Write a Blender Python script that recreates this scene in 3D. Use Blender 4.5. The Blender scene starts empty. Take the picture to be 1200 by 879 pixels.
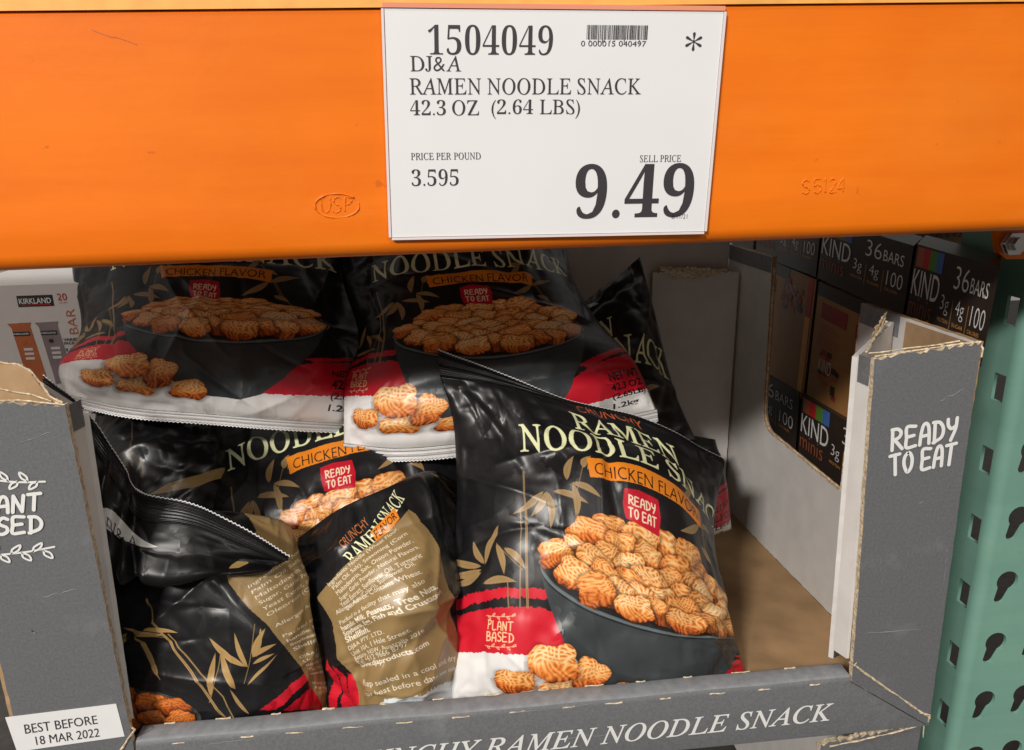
import bpy, bmesh, math, random
import numpy as np
from mathutils import Vector, Matrix

SC = bpy.context.scene
COL = SC.collection
# ------------------------------------------------------------------ camera
CAM_LOC=(-0.09434,-0.58848,-0.01922)
CAM_AXES=((0.994071,0.048082,-0.097529),(-0.107157,0.280846,-0.953752),(-0.018467,0.958548,0.284333))
cam_d = bpy.data.cameras.new('camera')
cam = bpy.data.objects.new('camera', cam_d); COL.objects.link(cam)
cam_d.sensor_width = 36.0; cam_d.lens = 36.0*893/1200
cam_d.clip_start = 0.01; cam_d.clip_end = 200
_m = Matrix(CAM_AXES).to_4x4(); _m.translation = Vector(CAM_LOC)
cam.matrix_world = _m
SC.camera = cam
# ------------------------------------------------------------------ store light: even hall light plus ceiling lamps and an added fill lamp
world = bpy.data.worlds.new('World'); SC.world = world; world.use_nodes = True
_bg = world.node_tree.nodes['Background']
_bg.inputs[0].default_value = (1.0, 0.94, 0.87, 1); _bg.inputs[1].default_value = 0.25
def area(name, loc, target, sx, sy, watt, col):
    l = bpy.data.lights.new(name, 'AREA'); l.shape = 'RECTANGLE'; l.size = sx; l.size_y = sy
    l.energy = watt; l.color = col
    o = bpy.data.objects.new(name, l); COL.objects.link(o)
    o.location = loc
    o.rotation_euler = (Vector(target)-Vector(loc)).to_track_quat('-Z', 'Y').to_euler()
    return o
area('aisle_lamp', (-2.9, -4.1, 2.9), (0, 0, -0.3), 0.9, 0.4, 310, (1.0, 0.95, 0.89))
area('aisle_lamp', (1.9, -4.1, 2.95), (0, 0, -0.3), 1.1, 0.4, 45, (1.0, 0.95, 0.89))
area('carton_fill_lamp', (-1.1, -1.3, 3.1), (-0.6, 0.4, -0.2), 0.6, 0.6, 45, (1.0, 0.95, 0.88))  # added to brighten the white carton at the left
SC.view_settings.view_transform = 'Standard'; SC.view_settings.look = 'None'
SC.view_settings.exposure = 0.0; SC.view_settings.gamma = 1.0
SC.render.resolution_x = 1024; SC.render.resolution_y = 750
SC.cycles.use_denoising = True
SC.cycles.max_bounces = 8

NETS={
 'A':[
  (0,[(-0.0976,0.09,-0.5952),(-0.0243,0.075,-0.5819),(0.0566,0.07,-0.5822),(0.1416,0.075,-0.589),(0.239,0.1,-0.6062)]),
  (0.2,[(-0.0963,0.115,-0.5362),(-0.0203,0.085,-0.5164),(0.0569,0.075,-0.5228),(0.1433,0.08,-0.5477),(0.2358,0.115,-0.5868)]),
  (0.45,[(-0.0866,0.155,-0.4436),(-0.012,0.12,-0.4276),(0.0623,0.105,-0.4431),(0.1437,0.11,-0.4892),(0.2339,0.15,-0.5593)]),
  (0.7,[(-0.0783,0.2,-0.3691),(-0.0055,0.165,-0.3565),(0.071,0.15,-0.3609),(0.1471,0.155,-0.3948),(0.2273,0.2,-0.4806)]),
  (0.9,[(-0.0812,0.23,-0.2984),(-0.0093,0.205,-0.2999),(0.0706,0.195,-0.322),(0.1565,0.2,-0.3603),(0.24,0.235,-0.4388)]),
  (1,[(-0.091,0.24,-0.2636),(-0.021,0.225,-0.2737),(0.0657,0.22,-0.3011),(0.1527,0.225,-0.3307),(0.2528,0.25,-0.3949)]),
 ],
 'B':[
  (0,[(-0.5163,0.29,-0.2783),(-0.444,0.27,-0.292),(-0.3553,0.265,-0.3034),(-0.2767,0.27,-0.3169),(-0.1897,0.32,-0.3455)]),
  (0.2,[(-0.5337,0.32,-0.2556),(-0.4399,0.29,-0.2496),(-0.3543,0.285,-0.2544),(-0.2749,0.29,-0.2649),(-0.1829,0.35,-0.2926)]),
  (0.45,[(-0.5278,0.38,-0.2214),(-0.4418,0.34,-0.2108),(-0.3605,0.33,-0.21),(-0.279,0.34,-0.2178),(-0.1882,0.41,-0.243)]),
  (0.7,[(-0.5568,0.45,-0.1604),(-0.4574,0.41,-0.1546),(-0.3718,0.4,-0.1539),(-0.2852,0.41,-0.1573),(-0.1863,0.48,-0.1743)]),
  (1,[(-0.5811,0.54,-0.0758),(-0.4826,0.52,-0.0714),(-0.3902,0.51,-0.0709),(-0.2961,0.52,-0.0737),(-0.1864,0.57,-0.0815)]),
 ],
 'C':[
  (0,[(-0.208,0.27,-0.3498),(-0.1402,0.245,-0.3505),(-0.0511,0.24,-0.3455),(0.0513,0.25,-0.3404),(0.1761,0.29,-0.3353)]),
  (0.2,[(-0.2053,0.3,-0.2905),(-0.1274,0.27,-0.2884),(-0.038,0.26,-0.2868),(0.0495,0.27,-0.2838),(0.1553,0.32,-0.2816)]),
  (0.45,[(-0.1896,0.35,-0.2401),(-0.1152,0.32,-0.2362),(-0.0327,0.31,-0.2353),(0.042,0.32,-0.2356),(0.1195,0.37,-0.2391)]),
  (0.7,[(-0.2109,0.42,-0.1814),(-0.1233,0.385,-0.1733),(-0.0423,0.375,-0.1692),(0.0299,0.385,-0.171),(0.096,0.44,-0.1864)]),
  (1,[(-0.2265,0.52,-0.101),(-0.1329,0.495,-0.0958),(-0.0448,0.49,-0.092),(0.0331,0.495,-0.0943),(0.0989,0.54,-0.1051)]),
 ],
 'D':[
  (0,[(0.0527,0.4,-0.4689),(0.108,0.37,-0.4464),(0.1713,0.36,-0.4272),(0.2768,0.42,-0.4317)]),
  (0.4,[(0.0594,0.44,-0.3673),(0.1151,0.41,-0.3353),(0.1727,0.4,-0.313),(0.2517,0.46,-0.3576)]),
  (0.7,[(0.0768,0.47,-0.2998),(0.1207,0.44,-0.2693),(0.169,0.44,-0.2407),(0.228,0.48,-0.2576)]),
  (1,[(0.0818,0.5,-0.2687),(0.1285,0.48,-0.2284),(0.1718,0.48,-0.1953),(0.2079,0.5,-0.1735)]),
 ],
 'I':[
  (0,[(0.046,0.36,-0.5819),(0.137,0.33,-0.5652),(0.2216,0.33,-0.5587),(0.3237,0.38,-0.5597)]),
  (0.3,[(0.0493,0.38,-0.5391),(0.1409,0.35,-0.5197),(0.2258,0.35,-0.5101),(0.323,0.4,-0.5074)]),
  (1,[(0.0732,0.45,-0.4378),(0.1556,0.42,-0.4178),(0.2443,0.42,-0.4204),(0.3225,0.46,-0.4499)]),
 ],
 'E':[
  (0,[(-0.3757,0.245,-0.5444),(-0.2861,0.215,-0.5041),(-0.2147,0.205,-0.4795),(-0.1362,0.215,-0.466),(-0.0593,0.255,-0.471)]),
  (0.43,[(-0.4041,0.295,-0.4417),(-0.3102,0.265,-0.4111),(-0.2247,0.257,-0.389),(-0.1422,0.265,-0.3737),(-0.061,0.295,-0.3686)]),
  (0.75,[(-0.4479,0.4,-0.4047),(-0.3392,0.375,-0.3736),(-0.249,0.37,-0.3509),(-0.16,0.375,-0.3339),(-0.0749,0.4,-0.3261)]),
  (1,[(-0.4745,0.46,-0.3827),(-0.3632,0.445,-0.3522),(-0.2679,0.44,-0.3309),(-0.1737,0.445,-0.3125),(-0.084,0.46,-0.3023)]),
 ],
 'J':[
  (0,[(-0.5168,0.29,-0.4722),(-0.4759,0.26,-0.4588),(-0.4265,0.25,-0.4405),(-0.3222,0.285,-0.4381)]),
  (0.5,[(-0.5206,0.33,-0.3996),(-0.4691,0.29,-0.3765),(-0.4232,0.285,-0.3729),(-0.3593,0.33,-0.3871)]),
  (1,[(-0.5247,0.37,-0.3295),(-0.4774,0.34,-0.314),(-0.4323,0.34,-0.3142),(-0.3868,0.37,-0.3338)]),
 ],
 'F':[
  (0,[(-0.4413,0.1,-0.5912),(-0.3686,0.075,-0.5732),(-0.3086,0.07,-0.5673),(-0.2565,0.08,-0.5744),(-0.2213,0.11,-0.5952)]),
  (0.3,[(-0.4509,0.12,-0.5309),(-0.3706,0.085,-0.5071),(-0.3076,0.08,-0.5046),(-0.2605,0.09,-0.5118),(-0.2305,0.12,-0.532)]),
  (0.6,[(-0.4576,0.14,-0.4728),(-0.3751,0.1,-0.4487),(-0.3146,0.095,-0.444),(-0.2681,0.1,-0.4456),(-0.2417,0.13,-0.4651)]),
  (0.85,[(-0.4617,0.16,-0.4145),(-0.3817,0.13,-0.399),(-0.3219,0.125,-0.3961),(-0.2771,0.13,-0.3976),(-0.2517,0.15,-0.4175)]),
  (1,[(-0.4675,0.18,-0.3752),(-0.3915,0.16,-0.3708),(-0.3306,0.155,-0.3707),(-0.2803,0.155,-0.3812),(-0.256,0.165,-0.4001)]),
 ],
 'Ff':[
  (0,[(-0.4584,0.14,-0.3938),(-0.4387,0.13,-0.3974),(-0.4156,0.12,-0.403),(-0.3839,0.11,-0.4036),(-0.3397,0.11,-0.4053),(-0.3041,0.115,-0.4063),(-0.2766,0.12,-0.4114)]),
  (0.12,[(-0.4407,0.1,-0.3867),(-0.4193,0.085,-0.387),(-0.3959,0.072,-0.3902),(-0.3689,0.068,-0.3963),(-0.327,0.068,-0.398),(-0.2948,0.078,-0.4004),(-0.2677,0.09,-0.406)]),
  (0.4,[(-0.4379,0.105,-0.3137),(-0.4234,0.1,-0.3298),(-0.4048,0.092,-0.3518),(-0.373,0.08,-0.3717),(-0.3305,0.077,-0.3761),(-0.2943,0.082,-0.3881),(-0.2606,0.092,-0.404)]),
  (0.7,[(-0.4459,0.118,-0.2628),(-0.4254,0.117,-0.2781),(-0.4042,0.11,-0.32),(-0.3791,0.096,-0.3504),(-0.332,0.09,-0.3598),(-0.2903,0.089,-0.3805),(-0.2534,0.094,-0.402)]),
  (1,[(-0.4577,0.13,-0.2152),(-0.4281,0.132,-0.2493),(-0.3993,0.125,-0.3031),(-0.3823,0.112,-0.3295),(-0.3336,0.104,-0.3417),(-0.2877,0.098,-0.3682),(-0.2473,0.097,-0.4015)]),
 ],
 'G':[
  (0,[(-0.2251,0.1,-0.6005),(-0.184,0.08,-0.5846),(-0.1396,0.075,-0.5778),(-0.0955,0.12,-0.6118),(-0.0492,0.18,-0.6572)]),
  (0.3,[(-0.235,0.12,-0.5422),(-0.1841,0.09,-0.5164),(-0.1403,0.085,-0.5098),(-0.0969,0.13,-0.5395),(-0.0494,0.19,-0.5805)]),
  (0.6,[(-0.2494,0.15,-0.4772),(-0.1899,0.115,-0.45),(-0.1411,0.105,-0.44),(-0.0979,0.15,-0.4649),(-0.0578,0.21,-0.4999)]),
  (0.85,[(-0.2623,0.18,-0.4586),(-0.2023,0.15,-0.4193),(-0.1459,0.14,-0.3982),(-0.1033,0.175,-0.4094),(-0.0678,0.23,-0.438)]),
  (1,[(-0.2574,0.2,-0.432),(-0.2077,0.18,-0.391),(-0.1569,0.17,-0.3655),(-0.1084,0.205,-0.3631),(-0.0726,0.25,-0.4027)]),
 ],
}

def herm(k,V,t):
    k=np.asarray(k,float); V=np.asarray(V,float); t=np.asarray(t,float)
    d=np.diff(V,axis=0)/np.diff(k).reshape((-1,)+(1,)*(V.ndim-1))
    m=np.empty_like(V); m[0]=d[0]; m[-1]=d[-1]
    h=np.diff(k)
    for i in range(1,len(k)-1): m[i]=(d[i-1]*h[i]+d[i]*h[i-1])/(h[i-1]+h[i])
    i=np.clip(np.searchsorted(k,t,side='right')-1,0,len(k)-2)
    s=((t-k[i])/h[i]).reshape((-1,)+(1,)*(V.ndim-1)); hh=h[i].reshape(s.shape)
    return (1+2*s)*(1-s)**2*V[i]+s*(1-s)**2*hh*m[i]+s*s*(3-2*s)*V[i+1]+s*s*(s-1)*hh*m[i+1]
def surf(net,nu,nv):
    vs=[r[0] for r in net]; P=np.array([r[1] for r in net],float)
    P=herm(vs,P,np.linspace(0,1,nv)); nc=P.shape[1]
    P=herm(np.linspace(0,1,nc),P.transpose(1,0,2),np.linspace(0,1,nu)).transpose(1,0,2)
    return P
def normals(P):
    du=np.gradient(P,axis=1); dv=np.gradient(P,axis=0)
    n=np.cross(du,dv); return n/np.maximum(np.linalg.norm(n,axis=2,keepdims=True),1e-9)
def profile(nu,nv,pv=2.6):
    u=np.linspace(-1,1,nu)[None,:]; v=np.linspace(-1,1,nv)[:,None]
    return (1-np.abs(u)**2.4)**.75*np.where(v>0,1-np.abs(v)**pv,(1-np.abs(v)**5)**.8)

# ------------------------------------------------------------------ helpers
def lin(c):
    return tuple(((x/255)/12.92 if x <= 10 else ((x/255+0.055)/1.055)**2.4) for x in c)
def mat(name, rgb, rough=0.6, spec=0.5, metal=0.0, noise=0.0, nscale=60, bump=0.0, bscale=300, var=None, detail=6, flute=False):
    m = bpy.data.materials.new(name); m.use_nodes = True
    nt = m.node_tree; b = nt.nodes['Principled BSDF']
    b.inputs['Base Color'].default_value = (*rgb, 1); b.inputs['Roughness'].default_value = rough
    b.inputs['Specular IOR Level'].default_value = spec; b.inputs['Metallic'].default_value = metal
    tc = nt.nodes.new('ShaderNodeTexCoord')
    if noise > 0:
        n = nt.nodes.new('ShaderNodeTexNoise'); n.inputs['Scale'].default_value = nscale; n.inputs['Detail'].default_value = detail
        nt.links.new(tc.outputs['Object'], n.inputs['Vector'])
        r = nt.nodes.new('ShaderNodeValToRGB'); v = var or tuple(min(1, c*1.0) for c in rgb)
        lo = tuple(c*(1-noise) for c in rgb); hi = tuple(min(1, c*(1+noise)) for c in v)
        r.color_ramp.elements[0].position = 0.3; r.color_ramp.elements[1].position = 0.7
        r.color_ramp.elements[0].color = (*lo, 1); r.color_ramp.elements[1].color = (*hi, 1)
        nt.links.new(n.outputs['Fac'], r.inputs['Fac']); nt.links.new(r.outputs['Color'], b.inputs['Base Color'])
    if bump > 0:
        n2 = nt.nodes.new('ShaderNodeTexNoise'); n2.inputs['Scale'].default_value = bscale; n2.inputs['Detail'].default_value = 4
        nt.links.new(tc.outputs['Object'], n2.inputs['Vector'])
        bp = nt.nodes.new('ShaderNodeBump'); bp.inputs['Strength'].default_value = bump; bp.inputs['Distance'].default_value = 0.002
        nt.links.new(n2.outputs['Fac'], bp.inputs['Height']); nt.links.new(bp.outputs['Normal'], b.inputs['Normal'])
    if flute:        # faint ribs of the corrugation and large rubbed patches
        w = nt.nodes.new('ShaderNodeTexWave'); w.bands_direction = 'X'; w.inputs['Scale'].default_value = 42; w.inputs['Distortion'].default_value = 0.4
        nt.links.new(tc.outputs['Object'], w.inputs['Vector'])
        n3 = nt.nodes.new('ShaderNodeTexNoise'); n3.inputs['Scale'].default_value = 14; n3.inputs['Detail'].default_value = 8; n3.inputs['Roughness'].default_value = 0.7
        nt.links.new(tc.outputs['Object'], n3.inputs['Vector'])
        ma = nt.nodes.new('ShaderNodeMath'); ma.operation = 'MULTIPLY_ADD'; ma.inputs[1].default_value = 3.0; w.inputs['Scale'].default_value = 0.001
        nt.links.new(n3.outputs['Fac'], ma.inputs[0]); nt.links.new(w.outputs['Fac'], ma.inputs[2])
        b3 = nt.nodes.new('ShaderNodeBump'); b3.inputs['Strength'].default_value = 0.10; b3.inputs['Distance'].default_value = 0.002
        nt.links.new(ma.outputs['Value'], b3.inputs['Height']); nt.links.new(bp.outputs['Normal'], b3.inputs['Normal']); nt.links.new(b3.outputs['Normal'], b.inputs['Normal'])
        mxc = nt.nodes.new('ShaderNodeMixRGB'); mxc.inputs['Color2'].default_value = (0.235, 0.235, 0.24, 1)
        rr_ = nt.nodes.new('ShaderNodeValToRGB'); rr_.color_ramp.elements[0].position = 0.56; rr_.color_ramp.elements[1].position = 0.9
        nt.links.new(n3.outputs['Fac'], rr_.inputs['Fac']); nt.links.new(rr_.outputs['Color'], mxc.inputs['Fac']); nt.links.new(r.outputs['Color'], mxc.inputs['Color1']); nt.links.new(mxc.outputs['Color'], b.inputs['Base Color'])
    return m
M = {}
M['orange'] = mat('orange_paint', lin((236, 119, 13)), 0.36, 0.35, noise=0.07, nscale=7, bump=0.07, bscale=70, detail=9)
def weather(key, streak, chips, dust):
    m = M[key]; nt = m.node_tree; b = nt.nodes['Principled BSDF']; src = b.inputs['Base Color'].links[0].from_socket
    tc = nt.nodes.new('ShaderNodeTexCoord')
    def layer(scale, lo, hi, col, amt, src, detail=8):
        mp = nt.nodes.new('ShaderNodeMapping'); mp.inputs['Scale'].default_value = scale; nt.links.new(tc.outputs['Object'], mp.inputs['Vector'])
        n = nt.nodes.new('ShaderNodeTexNoise'); n.inputs['Scale'].default_value = 1; n.inputs['Detail'].default_value = detail; n.inputs['Roughness'].default_value = .65; nt.links.new(mp.outputs['Vector'], n.inputs['Vector'])
        r = nt.nodes.new('ShaderNodeMapRange'); r.inputs['From Min'].default_value = lo; r.inputs['From Max'].default_value = hi; r.inputs['To Max'].default_value = amt; nt.links.new(n.outputs['Fac'], r.inputs['Value'])
        x = nt.nodes.new('ShaderNodeMixRGB'); x.inputs['Color2'].default_value = (*col, 1); nt.links.new(r.outputs['Result'], x.inputs['Fac']); nt.links.new(src, x.inputs['Color1']); return x.outputs['Color']
    src = layer((2.2, 2.2, 26), .42, .75, streak, .5, src); src = layer((60, 60, 75), .71, .76, chips, .35, src, 3); src = layer((5, 5, 9), .5, .8, dust, .35, src)
    nt.links.new(src, b.inputs['Base Color'])
weather('orange', lin((214, 92, 8)), lin((150, 70, 20)), lin((240, 140, 50)))
M['cream'] = mat('cream_board', lin((240, 172, 84)), 0.5, noise=0.1)
M['wood'] = mat('deck_wood', (0.25, 0.17, 0.10), 0.7, noise=0.3, nscale=20)
M['paper'] = mat('sign_paper', (0.76, 0.76, 0.775), 0.5, 0.4, noise=0.02, nscale=12, bump=0.05, bscale=14)
M['ink'] = mat('black_ink', (0.035, 0.03, 0.035), 0.55)
M['plastic'] = mat('holder_plastic', lin((228, 150, 122)), 0.2)
M['clear'] = mat('holder_edge', lin((225, 215, 215)), 0.2)
M['grey'] = mat('grey_print', lin((104, 105, 108)), 0.55, 0.35, noise=0.13, nscale=420, bump=0.06, bscale=120, detail=3, flute=True)
M['scuff'] = mat('rubbed_print', lin((140, 140, 142)), 0.75)
M['greyl'] = mat('grey_print_lit', lin((128, 130, 134)), 0.6, 0.35, noise=0.15, nscale=120, bump=0.1, bscale=60)  # lighter grey print; the light on lip top and margins is in the colour
M['liner'] = mat('white_liner', (0.68, 0.66, 0.635), 0.6, 0.3, noise=0.06, nscale=30, bump=0.12, bscale=22)
M['kraft'] = mat('kraft_board', (0.36, 0.235, 0.13), 0.8, 0.2, noise=0.18, nscale=40, bump=0.2, bscale=90)
M['kraftd'] = mat('kraft_floor', (0.36, 0.225, 0.115), 0.75, 0.2, noise=0.24, nscale=14, bump=0.1, bscale=60)
M['torn'] = mat('torn_board_edge', (0.62, 0.51, 0.36), 0.9, 0.1, noise=0.45, nscale=260, bump=0.5, bscale=400)
M['white'] = mat('white_print', (0.80, 0.80, 0.78), 0.5)
M['sticker'] = mat('white_sticker', (0.80, 0.80, 0.80), 0.45, noise=0.03, nscale=30)
M['green'] = mat('green_rack_paint', lin((122, 166, 150)), 0.4, 0.5, noise=0.06, nscale=14, bump=0.05, bscale=50)
weather('green', lin((106, 150, 134)), lin((80, 104, 94)), lin((140, 170, 150)))
M['zinc'] = mat('zinc_bolt', (0.55, 0.54, 0.52), 0.3, metal=0.9, noise=0.1)
M['filmw'] = mat('film_edge_white', (0.75, 0.75, 0.74), 0.4)
M['choc'] = mat('brown_carton', lin((52, 40, 34)), 0.4, 0.5, noise=0.1, nscale=30, bump=0.04, bscale=30)
M['tan'] = mat('tan_print', lin((165, 118, 68)), 0.45, noise=0.12, nscale=25)
M['maroon'] = mat('maroon_print', lin((150, 48, 44)), 0.45, noise=0.2, nscale=90)
M['red'] = mat('red_print', lin((190, 40, 40)), 0.45)
M['or2'] = mat('amber_print', lin((196, 104, 50)), 0.45)
M['grn'] = mat('green_print', lin((88, 140, 50)), 0.45)
M['blu'] = mat('blue_print', lin((70, 110, 180)), 0.45)
M['brt'] = mat('script_print', lin((170, 92, 58)), 0.45)
M['cartw'] = mat('white_carton', (0.72, 0.69, 0.67), 0.4, noise=0.03)
M['barb'] = mat('brown_wrapper', lin((190, 105, 62)), 0.35, noise=0.12, nscale=60)
M['barg'] = mat('grey_wrapper', lin((142, 128, 132)), 0.35, noise=0.12, nscale=60)
M['dark'] = mat('dark_concrete', (0.06, 0.055, 0.05), 0.8, noise=0.2)

def thing(name, label, cat, loc=(0, 0, 0), group=None):
    o = bpy.data.objects.new(name, None); COL.objects.link(o); o.location = loc
    o.empty_display_size = 0.02
    o['label'] = label; o['category'] = cat
    if group: o['group'] = group
    return o
def tag(o, label, cat, group=None):
    o['label'] = label; o['category'] = cat
    if group: o['group'] = group
    return o
def world_loc(o):
    v = Vector(o.location)
    while o.parent: o = o.parent; v += Vector(o.location)
    return v
class MB:
    """collects world-space faces with material slots, links them as one mesh object"""
    def __init__(s): s.v = []; s.f = []; s.m = []; s.mats = []; s.smooth = set()
    def slot(s, k):
        if k not in s.mats: s.mats.append(k)
        return s.mats.index(k)
    def face(s, pts, k):
        i = len(s.v); s.v += [tuple(p) for p in pts]; s.f.append(tuple(range(i, i+len(pts)))); s.m.append(s.slot(k))
    def mesh(s, verts, faces, k):
        i = len(s.v); s.v += [tuple(p) for p in verts]; sl = s.slot(k)
        for f in faces: s.f.append(tuple(a+i for a in f)); s.m.append(sl)
    def box(s, a, b, k):
        (x0, y0, z0), (x1, y1, z1) = a, b
        V = [(x0,y0,z0),(x1,y0,z0),(x1,y1,z0),(x0,y1,z0),(x0,y0,z1),(x1,y0,z1),(x1,y1,z1),(x0,y1,z1)]
        s.mesh(V, [(0,3,2,1),(4,5,6,7),(0,1,5,4),(1,2,6,5),(2,3,7,6),(3,0,4,7)], k)
    def build(s, name, parent=None, smooth=False, bevel=0, weld=False):
        me = bpy.data.meshes.new(name); off = world_loc(parent) if parent else Vector((0, 0, 0))
        me.from_pydata([tuple(Vector(p)-off) for p in s.v], [], s.f)
        for k in s.mats: me.materials.append(M[k])
        me.polygons.foreach_set('material_index', s.m)
        me.update()
        if weld:
            bm = bmesh.new(); bm.from_mesh(me); bmesh.ops.remove_doubles(bm, verts=bm.verts, dist=1e-5); bm.to_mesh(me); bm.free()
        if smooth: me.polygons.foreach_set('use_smooth', [True]*len(me.polygons))
        o = bpy.data.objects.new(name, me); COL.objects.link(o)
        if parent: o.parent = parent
        if bevel:
            b = o.modifiers.new('bevel', 'BEVEL'); b.width = bevel; b.segments = 2; b.limit_method = 'ANGLE'
        return o
def board(mb, outline, nvec, thick, kf, kb, ke, torn=(), jit=0.0, seg=0.008, seed=1, bow=0.0):
    """corrugated board slab: outline is a flat 3D polygon, torn lists the edges with a ragged tear"""
    R = random.Random(seed); n = Vector(nvec).normalized(); P = [Vector(p) for p in outline]; pts = []
    for i, a in enumerate(P):
        b = P[(i+1) % len(P)]; L = (b-a).length; d = (b-a)/max(L, 1e-9); side = d.cross(n)
        rag = i in torn; k = max(1, int(L/(0.003 if rag else seg)))
        for j in range(k):
            p = a+(b-a)*(j/k)
            if j > 0: p += side*(R.uniform(-1, 1)*(0.0022 if rag else jit))
            pts.append(p)
    N = len(pts); c0 = [tuple(p) for p in pts]; c1 = [tuple(p+n*-thick) for p in pts]
    mb.face(c0, kf); mb.face(c1[::-1], kb)
    V = c0+c1
    mb.mesh(V, [(i, i+N, (i+1) % N+N, (i+1) % N) for i in range(N)], ke)
def cord(mb, pts, rad, k, sides=5, jit=0.0, seed=3):
    """irregular torn-paper ridge along a polyline"""
    R = random.Random(seed); P = [Vector(p) for p in pts]; Q = []
    for a, b in zip(P[:-1], P[1:]):
        n = max(1, int((b-a).length/0.0042))
        for j in range(n): Q.append(a+(b-a)*(j/n))
    Q.append(P[-1]); V = []; F = []; ja = jb = 0.0; rr = .7
    for i, q in enumerate(Q):
        t = (Q[min(i+1, len(Q)-1)]-Q[max(i-1, 0)]).normalized()
        u = t.cross(Vector((0.3, -1, 0.2))).normalized(); w = t.cross(u)
        ja = .65*ja+R.uniform(-jit, jit)*.35; jb = .65*jb+R.uniform(-jit, jit)*.35; rr = .5*rr+.5*R.uniform(.1, 1.0)
        c = q+u*ja+w*jb; r = rad*rr
        for s in range(sides):
            a = 2*math.pi*s/sides; V.append(c+u*math.cos(a)*r+w*math.sin(a)*r)
    for i in range(len(Q)-1):
        for s in range(sides):
            a = i*sides+s; b = i*sides+(s+1) % sides
            F.append((a, b, b+sides, a+sides))
    F += [tuple(range(sides))[::-1], tuple(len(V)-sides+i for i in range(sides))]
    mb.mesh(V, F, k)
# ------------------------------------------------------------------ lettering
def _mi(s):
    r = ''
    for ch in s:
        r += chr(0x1D434+ord(ch)-65) if 'A' <= ch <= 'Z' else ch
    return r
def _mb(s):
    r = ''
    for ch in s:
        r += chr(0x1D400+ord(ch)-65) if 'A' <= ch <= 'Z' else chr(0x1D7CE+ord(ch)-48) if '0' <= ch <= '9' else ch
    return r
_tc = {}
def _run(s, shear, off):
    c = bpy.data.curves.new('lettering', 'FONT'); c.body = s; c.shear = shear; c.offset = off; c.resolution_u = 3; c.fill_mode = 'FRONT'
    o = bpy.data.objects.new('lettering', c)
    me = bpy.data.meshes.new_from_object(o); me.calc_loop_triangles()
    V = np.zeros(len(me.vertices)*3, np.float32); me.vertices.foreach_get('co', V); V = V.reshape(-1, 3)[:, :2]
    T = np.zeros(len(me.loop_triangles)*3, np.int32); me.loop_triangles.foreach_get('vertices', T); T = T.reshape(-1, 3)
    bpy.data.objects.remove(o); bpy.data.curves.remove(c); bpy.data.meshes.remove(me)
    return V.astype(float), T
def lettering(s, style):
    key = (s, style)
    if key in _tc: return _tc[key]
    runs = []
    if style in ('serif', 'flare'):
        cur = ''; kind = None
        for ch in s+'\0':
            k = 'sp' if ch == ' ' else 'cap' if 'A' <= ch <= 'Z' else 'dig' if '0' <= ch <= '9' or ch in '.' else 'oth'
            if ch == '\0' or k != kind:
                if cur: runs.append((kind, cur))
                cur = ''; kind = k
            cur += ch
        Vs = []; Ts = []; x = 0; n = 0
        for kind, t in runs:
            if kind == 'sp': x += 0.27*len(t); continue
            if kind == 'cap': V, T = _run(_mi(t), -0.28, 0.011 if style == 'flare' else 0.002)
            elif kind == 'dig': V, T = _run(_mb(t), 0, -0.012)
            else: V, T = _run(t, 0, -0.008)
            x0 = V[:, 0].min(); V[:, 0] += x-x0; x = V[:, 0].max()+0.055
            Vs.append(V); Ts.append(T+n); n += len(V)
        V = np.concatenate(Vs); T = np.concatenate(Ts)
    else:
        t, sh, off = {'serifb': (_mb(s), 0, 0.0), 'flarei': (_mi(s), -0.06, 0.008), 'sans': (s, 0, 0.0), 'sansb': (s, 0, 0.018), 'sansi': (s, 0.2, 0.0),
                      'sanst': (s, 0, -0.012)}[style]
        V, T = _run(t, sh, off)
    lo = V.min(0); hi = V.max(0); V = (V-lo)/np.maximum(hi-lo, 1e-6)
    _tc[key] = (V, T); return V, T
def bil(q, s, t):
    """q = tl, tr, br, bl"""
    q = [np.asarray(c, float) for c in q]; s = np.asarray(s)[..., None]; t = np.asarray(t)[..., None]
    return (q[3]*(1-s)+q[2]*s)*(1-t)+(q[0]*(1-s)+q[1]*s)*t
def put_text(mb, s, style, quad, k, nvec, off=0.0006):
    V, T = lettering(s, style); n = np.array(Vector(nvec).normalized())*off
    P = bil(quad, V[:, 0], V[:, 1])+n
    mb.mesh([tuple(p) for p in P], [tuple(int(a) for a in t) for t in T], k)
def put_quad(mb, quad, k, nvec, off=0.0004):
    n = Vector(nvec).normalized()*off; mb.face([tuple(Vector(p)+n) for p in (quad[3], quad[2], quad[1], quad[0])], k)
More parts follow.
